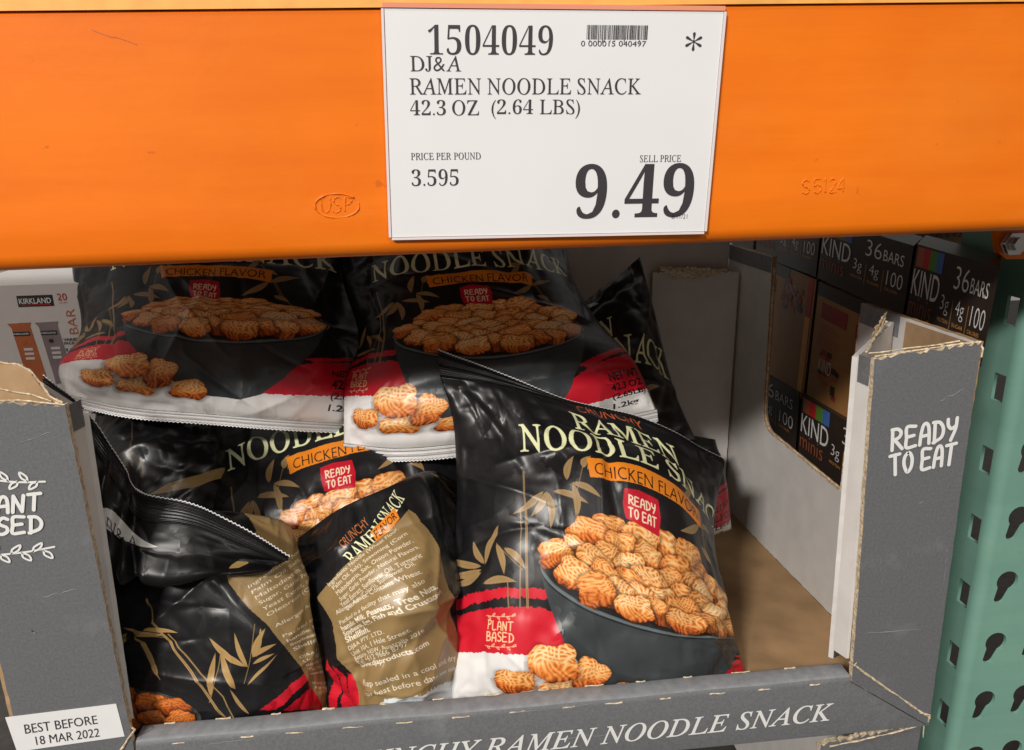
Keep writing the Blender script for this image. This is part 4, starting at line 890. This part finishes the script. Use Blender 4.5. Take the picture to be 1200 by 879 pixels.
board(mb, [(XR-.0007, .152, -.1955), (XR-.0007, .2272, -.1968), (XR-.0007, .2272, -.219), (XR-.0007, .152, -.219)], (-1, 0, 0), .0006, 'greyl', 'grey', 'grey', seed=3)
mb.build('printed_margin', tray); mb = MB()
board(mb, [(XR-.0007, .4695, -.176), (XR-.0007, .628, -.1775), (XR-.0007, .628, -.200), (XR-.0007, .4688, -.199)], (-1, 0, 0), .0006, 'greyl', 'grey', 'grey', seed=4)
mb.build('printed_margin', tray)
mb = MB(); pth = [(XR+.001, .2274, -.21), (XR+.001, .2273, -.4325), (XR+.001, .25, -.433)]+[(XR+.001, y, z) for y, z in arcp]+[(XR+.001, .466, -.19)]
cord(mb, [(XR+.0035, y, z) for x, y, z in pth[1:]], .0022, 'torn', 5, .0007, 21); mb.build('torn_edge', tray); mb = MB(); cord(mb, [(XR-.0004, y, z) for x, y, z in pth], .0010, 'torn', 5, .0005, 22); mb.build('torn_edge', tray); mb = MB()
# left post and wall
pl = MB(); board(pl, [PL[0], PL[3], DL, PL[1]], N0, .006, 'grey', 'kraft', 'torn', torn=(3,), jit=.0003, seed=31); pl.build('front_panel', tray)
fl = [o for o in bpy.data.objects if o.name.startswith('front_panel')][-1]
mb = MB()
def y3(p): return p
put_strokes(mb, hand_strokes('PLANT')[0], [(-0.484,0.03,-0.2869),(-0.4265,0.03,-0.2863),(-0.4292,0.03,-0.3009),(-0.487,0.03,-0.3014)], .0030, 'white', N0)
put_strokes(mb, hand_strokes('BASED')[0], [(-0.4896,0.03,-0.3075),(-0.4295,0.03,-0.3064),(-0.4323,0.03,-0.3213),(-0.4927,0.03,-0.3223)], .0030, 'white', N0)
put_strokes(mb, sprig_strokes(9), [(-0.4197,0.03,-0.2675),(-0.492,0.03,-0.2567),(-0.4952,0.03,-0.2716),(-0.4228,0.03,-0.2842)], .0017, 'white', N0)
put_strokes(mb, sprig_strokes(9), [(-0.5075,0.03,-0.3291),(-0.4234,0.03,-0.3292),(-0.4265,0.03,-0.346),(-0.5111,0.03,-0.3457)], .0017, 'white', N0)
mb.build('printed_slogan', fl)
post_inside(-.3958, XL, -.2225, 0, -1, 35)
mb = MB(); board(mb, [(-.394, .0362, -.2125), (-.3905, .050, -.2125), (-.391, .050, -.236), (-.3945, .0362, -.236)][::-1], (1, -.2, 0), .0005, 'grey', 'grey', 'grey'); mb.build('printed_margin', tray)
mb = MB(); board(mb, [(XL, YB, -.176), (XL, .500, -.176), (XL, .480, -.43), (XL, .230, -.43), (XL, .200, -.30), (XL, .036, -.26), (XL, .036, -.59), (XL, YB, -.629)], (1, 0, 0), .007, 'liner', 'grey', 'kraft', jit=.0005, seed=36); mb.build('side_wall', tray)
mb = MB()
FLP = [(-0.4863,0.075,-0.1749),(-0.4557,0.07,-0.1832),(-0.4428,0.068,-0.1847),(-0.4318,0.064,-0.1901),(-0.4234,0.06,-0.202),(-0.4171,0.055,-0.2098),(-0.4025,0.045,-0.2133),(-0.4014,0.04,-0.219),(-0.4891,0.06,-0.2271)]
board(mb, FLP[::-1], (.1, -1, .25), .0022, 'kraft', 'kraft', 'torn', jit=.0006, torn=(2, 3, 4, 5, 6), seed=41)
mb.build('torn_flap', tray); mb = MB()
cord(mb, FLP[:7], .0018, 'torn', 5, .0008, 42); mb.build('torn_edge', tray); mb = MB()
cord(mb, [(-0.4872,0.068,-0.1974),(-0.451,0.06,-0.2051),(-0.429,0.055,-0.2084),(-0.4041,0.045,-0.2147)], .0012, 'torn', 5, .0006, 43); mb.build('torn_edge', tray); mb = MB()
mb = MB(); cord(mb, [(-0.468,0.03,-0.204),(-0.4296,0.03,-0.2046),(-0.4108,0.03,-0.2078),(-0.3942,0.03,-0.2102)], .0013, 'torn', 5, .0006, 44); mb.build('torn_edge', tray); mb = MB(); 

# front lip: rolled edge with nicked perforations
lip = MB(); zt = -.5420
x0, x1 = -.3905, .3105
prof = [(.0291, -.6120), (.0291, zt-.006), (.0312, zt-.0015), (.0345, zt), (.0500, zt+.0003), (.0530, zt-.0016), (.0540, zt-.006), (.0540, -.6000)]
n = len(prof); V = []; xs = np.linspace(0, 1, 60); R = np.random.RandomState(3); wz = herm(np.arange(16), R.uniform(-1, 1, 16), xs*15)*.0009
for i, s in enumerate(xs):
    for j, (y, z) in enumerate(prof):
        e0, e1 = (x0, x1) if 0 < j < n-1 else (-.405, .4025) if j == 0 else (x0, x1)
        V.append((e0+(e1-e0)*s, y, z+(wz[i] if 1 <= j <= 6 else 0)))
lip.mesh(V, [(i*n+j, (i+1)*n+j, (i+1)*n+j+1, i*n+j+1) for i in range(59) for j in range(n-1) if j not in (2, 3, 4)], 'grey')
lip.mesh(V, [(i*n+j, (i+1)*n+j, (i+1)*n+j+1, i*n+j+1) for i in range(59) for j in (2, 3, 4)], 'greyl')  # top faces painted lighter, as if catching the lamps
lip.build('front_lip', tray, smooth=True, weld=True)
fl2 = bpy.data.objects['front_lip']; md = fl2.modifiers.new('normals', 'EDGE_SPLIT'); md.split_angle = math.radians(60)
mb = MB(); R = random.Random(8)
for i in range(13):
    for y, z, dx in ((.0298, zt-.0055, 0), (.0505, zt+.0006, -.022)):
        x = -.345+i*.0515+dx+R.uniform(-.004, .004)
        if x > .285: continue
        m_ = R.uniform(.0045, .0105)
        mb = MB(); cord(mb, [(x-m_, y, z), (x-m_*.4, y-.0006, z+.0004), (x+m_*.3, y-.0003, z-.0003), (x+m_, y, z)], .0012*R.uniform(.7, 1.2), 'torn', 5, .0008, i*3+int(y*1000))
        mb.build('perforation_nick', fl2)
mb = MB()
put_text(mb, 'CRUNCHY RAMEN NOODLE SNACK', 'flarei', [(-0.2162,0.0291,-0.5759),(0.2949,0.0291,-0.5709),(0.2935,0.0291,-0.5929),(-0.2214,0.0291,-0.5977)], 'white', N0, .0007)
mb.build('printed_title', fl2)
scuffs(fl2, [((-0.046,0.0291,-0.5471), (0.0472,0.0291,-0.5452), 0, 0, .0012), ((0.0028,0.0291,-0.5852), (0.0739,0.0291,-0.583), 0, 0, .0010), ((0.3229,0.0291,-0.5498), (0.3375,0.0291,-0.5786), 0, 0, .002), ((-0.3286,0.0291,-0.5509), (-0.2816,0.0291,-0.5504), 0, 0, .0010)], -.0004)
scuffs(fl, [((-0.4587,0.03,-0.4147), (-0.4551,0.03,-0.4185), 0, 0, .0016), ((-0.443,0.03,-0.3836), (-0.4139,0.03,-0.3777), 0, 0, .0010), ((-0.4367,0.03,-0.2415), (-0.4086,0.03,-0.2321), 0, 0, .0008)], -.0004)
mb = MB()
cord(mb, [(0.3123,0.0295,-0.5275),(0.3368,0.0295,-0.5485),(0.3627,0.0295,-0.569),(0.3891,0.0295,-0.5899),(0.4054,0.0295,-0.6035)], .0017, 'torn', 5, .0008, 51); mb.build('torn_edge', tray); mb = MB()
cord(mb, [(0.3143,0.046,-0.5287),(0.3167,0.04,-0.5225),(0.3177,0.032,-0.5228),(0.3127,0.03,-0.5289),(0.3093,0.034,-0.5275)], .0018, 'torn', 5, .0008, 52); mb.build('torn_edge', tray); mb = MB()
cord(mb, [(-0.4089,0.046,-0.5381),(-0.3968,0.036,-0.5279),(-0.3886,0.03,-0.5283),(-0.3959,0.0295,-0.5376),(-0.4058,0.0295,-0.5519),(-0.4169,0.0295,-0.5643)], .0017, 'torn', 5, .0008, 53); mb.build('torn_edge', tray); mb = MB()
cord(mb, [(0.3926,0.0295,-0.5946),(0.4043,0.029,-0.5987),(0.4041,0.0295,-0.6077)], .0016, 'torn', 5, .0007, 54); mb.build('torn_edge', tray); mb = MB()
# back wall, back corner and floor
mb = MB(); board(mb, [(XL, YB, -.13), (XL, YB, -.63), (XR, YB, -.63), (XR, YB, -.13)], N0, .007, 'liner', 'kraft', 'kraft', jit=.0004, seed=61); mb.build('back_wall', tray)
mb = MB(); board(mb, [(.262, .615, -.216), (.262, .615, -.628), (XR-.004, .575, -.624), (XR-.004, .575, -.214)], (-.3, -1, 0), .006, 'liner', 'kraft', 'torn', torn=(3,), jit=.0004, seed=62)
board(mb, [(.268, .612, -.206), (.290, .592, -.222), (.345, .583, -.221), (.372, .574, -.209), (.330, .590, -.207)], (-.1, -.8, .7), .0015, 'torn', 'kraft', 'torn', torn=(0, 1, 2, 3, 4), seed=63); mb.build('back_corner_panel', tray)
mb = MB(); mb.mesh([(XL, .05, -.5915), (XR, .05, -.5915), (XR, YB, -.6295), (XL, YB, -.6295), (XL, .05, -.6), (XR, .05, -.6), (XR, YB, -.638), (XL, YB, -.638)], [(0,1,2,3), (4,7,6,5), (0,4,5,1), (1,5,6,2), (2,6,7,3), (3,7,4,0)], 'kraftd'); mb.build('tray_floor', tray)
# best before sticker
st = thing('date_sticker', 'white best before sticker on the left grey tray panel', 'sticker', (-0.4487,0.0295,-0.5164))
mb = MB(); S4 = [(-0.4968,0.0295,-0.5026),(-0.4003,0.0295,-0.4983),(-0.3985,0.0295,-0.5344),(-0.4939,0.0295,-0.5406)]; slab(mb, S4, 'sticker', .0004)
put_text(mb, 'BEST BEFORE', 'sans', [(-0.4825,0.0295,-0.5116),(-0.4191,0.0295,-0.5084),(-0.4192,0.0295,-0.5178),(-0.483,0.0295,-0.5219)], 'ink', N0, .0003); put_text(mb, '18 MAR 2022', 'sans', [(-0.4755,0.0295,-0.5256),(-0.4192,0.0295,-0.5225),(-0.42,0.0295,-0.532),(-0.4758,0.0295,-0.5351)], 'ink', N0, .0003)
mb.build('sticker_sheet', st)
# ------------------------------------------------------------------ second tray underneath
low = thing('display_tray', 'lower grey cardboard tray whose torn corner post shows under the upper tray', 'display box', (-.05, .33, -1.03))
mb = MB(); LT = [(0.2894,0.034,-0.6282),(0.4002,0.034,-0.6134)]
board(mb, [LT[0], (.295, .034, -1.03), (.402, .034, -1.03), LT[1]], N0, .006, 'grey', 'kraft', 'torn', torn=(3,), seed=71); mb.build('front_panel', low)
mb = MB(); cord(mb, [(0.2882,0.04,-0.6323),(0.3288,0.04,-0.6282),(0.3668,0.04,-0.6236),(0.4033,0.04,-0.6211)], .0019, 'torn', 5, .0008, 72); mb.build('torn_edge', low); mb = MB(); cord(mb, [(0.2979,0.032,-0.6295),(0.3334,0.032,-0.6249),(0.3662,0.032,-0.6198),(0.3987,0.032,-0.6126)], .0015, 'torn', 5, .0008, 73); mb.build('torn_edge', low); mb = MB(); cord(mb, [(.402, .033, -.613), (.403, .032, -.63)], .0012, 'torn', 5, .0005, 74); mb.build('torn_edge', low)
mb = MB(); board(mb, [(XR+.004, .04, -.645), (XR+.004, .62, -.66), (XR+.004, .62, -1.03), (XR+.004, .04, -1.03)], (1, 0, 0), .006, 'grey', 'liner', 'kraft', seed=75); mb.build('side_wall', low); mb = MB(); board(mb, [(XL, .62, -.66), (XL, .04, -.645), (XL, .04, -1.03), (XL, .62, -1.03)], (1, 0, 0), .006, 'liner', 'grey', 'kraft', seed=76); mb.build('side_wall', low)
mb = MB(); board(mb, [(XL, .63, -.66), (XL, .63, -1.03), (XR, .63, -1.03), (XR, .63, -.66)], N0, .006, 'liner', 'kraft', 'kraft', seed=77); mb.build('back_wall', low)
mb = MB(); mb.box((XL+.005, .034, -1.03), (XR-.005, .05, -.96), 'grey'); mb.build('front_lip', low)
# left post of the lower tray keeps out of the picture's bottom edge but stands there
mb = MB(); board(mb, [(XL, .034, -.625), (XL, .034, -1.03), (-.395, .034, -1.03), (-.395, .034, -.625)], N0, .006, 'grey', 'kraft', 'torn', torn=(3,), seed=78); mb.build('front_panel', low)
fd = bpy.data.objects.new('floor', bpy.data.meshes.new('floor')); fd.data.from_pydata([(-4, -5, -1.04), (4, -5, -1.04), (4, 4, -1.04), (-4, 4, -1.04)], [], [(0, 1, 2, 3)]); fd.data.materials.append(M['dark']); COL.objects.link(fd); fd['kind'] = 'structure'

# ------------------------------------------------------------------ rack upright with teardrop holes
up = thing('rack_upright', 'pale green steel rack upright with teardrop slots beside the tray', 'rack upright', (.62, .2, -1.03))
def holed(outer, holes, to3, thick, k, name):
    c = bpy.data.curves.new('plate', 'CURVE'); c.dimensions = '2D'; c.fill_mode = 'BOTH'; c.extrude = thick/2
    for lp in [outer]+holes:
        s = c.splines.new('POLY'); s.points.add(len(lp)-1); s.use_cyclic_u = True
        for i, (a, b) in enumerate(lp): s.points[i].co = (a, b, 0, 1)
    o = bpy.data.objects.new('plate', c); me = bpy.data.meshes.new_from_object(o)
    off = Vector(world_loc(up))
    for v in me.vertices: v.co = Vector(to3(v.co.x, v.co.y, v.co.z))-off
    bpy.data.objects.remove(o); me.materials.clear(); me.materials.append(M[k]); o = bpy.data.objects.new(name, me); COL.objects.link(o); o.parent = up; return o
UX, UY = 0.5467, 0.1600
def tear(x, z, s=.0145):
    P = []
    for a in np.linspace(-.35*math.pi, 1.2*math.pi, 16): P.append((x+s*.95*math.cos(a), z+s*.95*math.sin(a)))
    for a in np.linspace(1.05*math.pi, 1.85*math.pi, 8): P.append((x-s*.42+s*.52*math.cos(a), z-s*1.55+s*.52*math.sin(a)))
    return P
H1 = [tear(UX+.034, z) for z in np.arange(-0.5328-.086*5, .3, .086)]; H2 = [tear(UX+.086, z+.004) for z in np.arange(-0.5328-.086*5, .3, .086)]
holed([(UX+.010, -1.03), (UX+.19, -1.03), (UX+.19, .6), (UX+.010, .6)], H1+H2, lambda a, b, c: (a, UY+c, b), .004, 'green', 'front_plate')
H3 = [[(y-.009, z-.016), (y+.009, z-.016), (y+.009, z+.016), (y-.009, z+.016)] for y in (UY+.021,) for z in np.arange(-0.4709-.0895*4, .3, .0895)]
holed([(UY+.010, -1.03), (UY+.12, -1.03), (UY+.12, .6), (UY+.010, .6)], H3, lambda a, b, c: (UX+c, a, b), .004, 'green', 'side_plate')
mb = MB(); A = np.linspace(0, math.pi/2, 9); V = [(UX+.010-.012*math.sin(a)+0, UY+.010-.012*math.cos(a), z) for a in A for z in (-1.03, .6)]
mb.mesh(V, [(2*i, 2*i+2, 2*i+3, 2*i+1) for i in range(8)], 'green'); mb.build('rounded_corner', up, smooth=True)
# orange connector with a bolt behind the cartons
cn = thing('beam_connector', 'orange steel connector plate with a zinc bolt at the top right', 'rack connector', (.7, .3, -.13))
mb = MB(); Q = [(0.4822,0.148,-0.1017),(0.5713,0.148,-0.1008),(0.5794,0.148,-0.1399),(0.502,0.148,-0.1391),(0.4923,0.148,-0.1326)]; board(mb, Q[::-1], N0, .008, 'orange', 'orange', 'orange'); mb.build('plate', cn)
mb = MB(); bc = Vector((0.4999,0.136,-0.1218)); 
for r, y0_, y1_ in ((.0115, .0, .006), (.0065, -.007, 0)):
    n = 6 if r < .015 else 20; V = [(bc.x+r*math.cos(2*math.pi*i/n), bc.y+y, bc.z+r*math.sin(2*math.pi*i/n)) for y in (y0_, y1_) for i in range(n)]
    mb.mesh(V, [tuple(range(n)), tuple(range(2*n-1, n-1, -1))]+[(i, (i+1) % n, (i+1) % n+n, i+n) for i in range(n)], 'zinc')
mb.build('bolt', cn, bevel=.001)

# ------------------------------------------------------------------ cartons behind
def carton(name, label, tl, tr, h, depth, kside, group=None, skew=None, full=None):
    """box standing with its face from tl to tr (top corners), h tall, going back by depth; returns root, builder, the face frame and its normal"""
    tl, tr = Vector(tl), Vector(tr); d = tr-tl; u = d.normalized(); back = Vector((0, 0, 1)).cross(u).normalized(); up_ = u.cross(back).normalized(); L = d.length; nf = -back
    if skew: back = Vector(skew).normalized()
    if up_.z < 0: up_ = -up_
    root = thing(name, label, 'carton', tuple((tl+tr)/2+back*depth/2-up_*(full or h)), group)
    mb = MB()
    pts = [tl, tl+u*L, tl+u*L+back*depth, tl+back*depth]
    V = [p-up_*(full or h) for p in pts]+pts
    mb.mesh(V, [(0,1,5,4), (1,2,6,5), (2,3,7,6), (3,0,4,7), (4,5,6,7), (3,2,1,0)], kside)
    F = lambda s, t: tl+u*(L*s)-up_*(h*t)
    FQ = lambda s0, t0, s1, t1: [F(s0, t0), F(s1, t0), F(s1, t1), F(s0, t1)]
    return root, mb, FQ, nf
CG = 'dark snack bar cartons stacked behind the tray'
def bar_carton(label, tl, tr, h, depth, seed):
    root, mb, FQ, n = carton('snack_bar_carton', label, tl, tr, h, depth, 'choc', CG, (.62, .78, 0), .66 if 'lower row' in label else None)
    for i, k in enumerate(('brt', 'red', 'grn', 'blu')): put_quad(mb, FQ(.03+.088*i, .02, .03+.088*(i+1), .24), k, n)
    put_text(mb, 'KIND', 'sans', FQ(.02, .27, .385, .56), 'white', n); put_text(mb, 'minis', 'sanst', FQ(.02, .58, .33, .80), 'brt', n)
    put_text(mb, '36', 'sanst', FQ(.55, .10, .72, .34), 'white', n); put_text(mb, 'BARS', 'sans', FQ(.74, .17, .94, .33), 'white', n)
    for i, (a, b) in enumerate((('3g', 'PROTEIN'), ('4g', 'SUGAR'), ('100', 'CALORIES'))):
        x = .43+.185*i; put_text(mb, a, 'sanst', FQ(x, .44, x+(.10 if i < 2 else .155), .65), 'white', n); put_text(mb, b, 'sanst', FQ(x-.01, .69, x+.12, .73), 'cream', n, .0007)
        if i: put_quad(mb, FQ(x-.045, .46, x-.037, .78), 'tan', n)
    mb.build('carton_box', root, bevel=.0025); return root
def photo_carton(label, tl, tr, h, depth, seed):
    root, mb, FQ, n = carton('snack_bar_carton', label, tl, tr, h, depth, 'tan', CG, (.62, .78, 0))
    R = random.Random(seed)
    put_quad(mb, FQ(.0, .0, .62, .10), 'choc', n); put_quad(mb, FQ(.90, 0, .97, .32), 'red', n); put_quad(mb, FQ(.90, .32, .97, 1), 'cream', n)
    for i in range(34):
        x, y = R.uniform(.52, .80), R.uniform(.06, .30); put_quad(mb, FQ(x, y, x+.05, y+.05), R.choice(('maroon', 'brt', 'maroon', 'choc')), n, .0005+i*.00001)
    for i in range(22):
        x, y = R.uniform(.10, .34), R.uniform(.48, .80); put_quad(mb, FQ(x, y, x+.06, y+.04), R.choice(('maroon', 'brt', 'choc')), n, .0005+i*.00001)
    put_quad(mb, FQ(.08, .14, .42, .26), 'maroon', n, .0005)
    for i in range(6): put_quad(mb, FQ(.08, .30+i*.03, .08+R.uniform(.15, .35), .31+i*.03), 'brt', n, .0005)
    put_text(mb, 'KIND', 'sanst', FQ(.13, .56, .30, .66), 'white', n, .0012); put_text(mb, 'KIND', 'sanst', FQ(.60, .12, .74, .20), 'white', n, .0012)
    mb.build('carton_box', root, bevel=.0025); return root
for i, (fn_, lab, a, b, h) in enumerate([(bar_carton, 'dark bar carton nearest the green upright, tilted forward in the top row', (0.452,0.2252,-0.1306), (0.445,0.0845,-0.1367), 0.100), (bar_carton, 'dark bar carton in the top row, second from the green upright', (0.466,0.4644,-0.1237), (0.458,0.2399,-0.1345), 0.085), (bar_carton, 'dark bar carton in the top row, third from the green upright', (0.47,0.6967,-0.119), (0.466,0.4719,-0.1231), 0.085), (bar_carton, 'dark bar carton in the top row, farthest from the green upright', (0.478,1.1974,-0.0977), (0.472,0.712,-0.1186), 0.085), (photo_carton, 'tan bar carton with maroon pictures seen through the hand hole, nearer one', (0.47,0.4693,-0.2143), (0.462,0.2456,-0.2221), 0.190), (photo_carton, 'tan bar carton with maroon pictures seen through the hand hole, farther one', (0.474,0.7089,-0.2039), (0.47,0.4772,-0.213), 0.190), (bar_carton, 'dark bar carton in the lower row, nearer one seen through the hand hole', (0.462,0.4727,-0.3902), (0.455,0.2364,-0.3782), 0.100), (bar_carton, 'dark bar carton in the lower row, farther one seen through the hand hole', (0.47,0.8064,-0.4064), (0.466,0.4889,-0.3928), 0.100)]): fn_(lab, a, b, h, .10, 60+i)
# white bar carton at the left
root, mb, FQ, n = carton('bar_carton', 'white carton of protein bars behind the left tray post', (-0.6924,0.42,-0.1713), (-0.5389,0.42,-0.1713), .135, .2, 'cartw', full=.86)
put_quad(mb, FQ(.50, .10, .78, .205), 'ink', n); put_text(mb, 'KIRKLAND', 'sansb', FQ(.515, .125, .765, .178), 'white', n, .0012); put_quad(mb, FQ(.525, .185, .755, .193), 'red', n, .0010)
put_text(mb, '20', 'sans', FQ(.815, .09, .89, .155), 'red', n); put_text(mb, 'COUNT', 'sans', FQ(.82, .172, .89, .184), 'red', n)
bq = FQ(.86, .24, .93, .48); put_text(mb, 'BAR', 'sanst', [bq[3], bq[0], bq[1], bq[2]], 'or2', n)
for t, y in (('VARIETY', .52), ('PACK', .555), ('3.2', .62), ('oz', .675)): put_text(mb, t, 'sansb', FQ(.80, y, .80+.022*len(t), y+.028), 'ink', n)
mb.build('carton_box', root, bevel=.002)
for x0, k, nm in ((.385, 'barb', 'CARAMEL'), (.60, 'barg', 'CHOCOLATE')):
    w = MB(); L_ = [(x0, .36), (x0+0.189, .355), (x0+0.176, .39), (x0+0.227, .92), (x0+0.234, .96), (x0+0.072, .965), (x0+0.072, .93), (x0+0.026, .40)]
    P = [FQ(s, t, s, t)[0]+n*.0004 for s, t in L_]; w.face([tuple(p) for p in P[::-1]], k)
    put_quad(w, FQ(x0+0.033, .44, x0+0.163, .48), 'ink', n, .0008); put_text(w, 'KIRKLAND', 'sansb', FQ(x0+0.039, .452, x0+0.156, .468), 'white', n, .0014)
    for j in range(3): put_quad(w, FQ(x0+0.091, .60+j*.045, x0+0.163, .625+j*.045), 'cartw', n, .0008)
    a = np.linspace(0, 2*math.pi, 14)[:-1]; w.face([tuple(FQ(x0+0.104+.02*math.cos(t), .54+.02*math.sin(t), 0, 0)[0]+n*.0008) for t in a], 'choc' if k == 'barg' else 'or2')
    w.build('printed_wrapper', root)
# kraft carton, top right
root, mb, FQ, n = carton('kraft_carton', 'plain kraft shipping carton behind the dark bar cartons, top right', (0.621,0.52,-0.1111), (0.7568,0.5,-0.1111), .10, .2, 'kraft', full=.93)
put_text(mb, '36 0.7 OZ (20g) BARS  NET WT 25.2 OZ (720g)', 'sansb', FQ(.12, .40, .86, .53), 'choc', n, .001)
mb.build('carton_box', root, bevel=.002)
# ------------------------------------------------------------------ pouches
r_, F, B = pouch('A', 'upright front pouch with the whole noodle bowl and red banner, right of centre', 'film_front', ((-.08+.1)/1.2, (.90+.1)/1.2, VMAP_FRONT), .024, .05, 3)
def row(F, n=14): return [F[-1][int(round(i*(F.shape[1]-1)/(n-1)))] for i in range(n)]
tp = row(F); seal(tp, [tuple(np.array(p)+np.array(d)) for p, d in zip(tp, [(-.001, .006, .026*max(0, 1-i/6)**1.3+.0025) for i in range(14)])], r_, 'top_seal', 'seal_black', 1)
r_, F, B = pouch('B', 'back pouch leaning at upper left with its white foot over the title of another', 'film_front', ((-.04+.1)/1.2, (1.085+.1)/1.2, ((0, .18, .27, .44, .50, .60, 1), (0, .15, .27, .40, .525, .6, 1.0))), .03, .04, 13)
bt = [F[0][int(round(i*(F.shape[1]-1)/13))] for i in range(14)]; seal(bt, [tuple(np.array(p)+np.array((0, -.004, -.009))) for p in bt], r_, 'bottom_seal', 'seal_white', 5)
r_, F, B = pouch('C', 'back pouch leaning at upper centre, white foot reading 1.2kg', 'film_front', ((.03+.1)/1.2, (1.07+.1)/1.2, ((0, .14, .42, .56, .61, .69, 1), (0, .15, .39, .545, .6, .70, .95))), .03, .04, 27)
bt = [F[0][int(round(i*(F.shape[1]-1)/13))] for i in range(14)]; seal(bt, [tuple(np.array(p)+np.array((0, -.006, -.012))) for p in bt], r_, 'bottom_seal', 'seal_white', 6)
r_, F, B = pouch('D', 'rearmost dark pouch with a pointed top corner beside the right back wall', 'film_front', ((.3+.1)/1.2, (1.0+.1)/1.2, .42, 1.0), .02, .02, 33, fine=(60, 80), coarse=(30, 40))
r_, F, B = pouch('I', 'mostly hidden pouch showing a red corner behind the upright front one', 'film_front', ((.2+.1)/1.2, (1.07+.1)/1.2, .05, .6), .02, .03, 43, fine=(60, 70), coarse=(30, 36))
r_, F, B = pouch('E', 'pouch under the two back ones, showing title, red flag and few noodle bites', 'film_front', ((-.02+.1)/1.2, (1.0+.1)/1.2, .25, 1.0), .025, .02, 53)
r_, F, B = pouch('J', 'plain dark pouch wedged at the left behind the folded one', 'film_dark', (0, 1, 0, 1), .02, .02, 63, fine=(70, 70), coarse=(34, 34), exc=(.008, .02, .02))
tp = row(F); seal(tp, [tuple(np.array(p)+np.array((0, -.012, .006))) for p in tp], r_, 'top_seal', 'seal_black', 4)
r_, F, B = pouch('G', 'pouch turned backwards in the middle, gold ingredients panel facing out', 'film_back', (0, 1, 0, 1), .022, .04, 73)
r_, F, B = pouch('F', 'left front pouch with its black top folded over toward the camera', 'film_side', (0, 1, 0, 1), .025, .04, 83)
Fl, Bl = form('Ff', .004, .004, 93, fine=(110, 70), coarse=(44, 28), exc=(.004, .006, .006), amp=.0005, folds=(10, 6))
sheet(Fl, Bl, (0, 1, 0, 1), 'film_flap', 'film_dark', 'folded_top', r_)
nv_ = Fl.shape[0]; nu_ = Fl.shape[1]; fn = normals(Fl)
ps = [(int(nv_*.74), int(round(i*(nu_-1)/19))) for i in range(20)]
seal([tuple(Fl[j, i]+fn[j, i]*.0012) for j, i in ps], [tuple(Fl[-1, i]+np.array((.0005, -.0008, .003))) for j, i in ps], r_, 'top_seal', 'seal_black', 9, rows=17, rib=.00022)
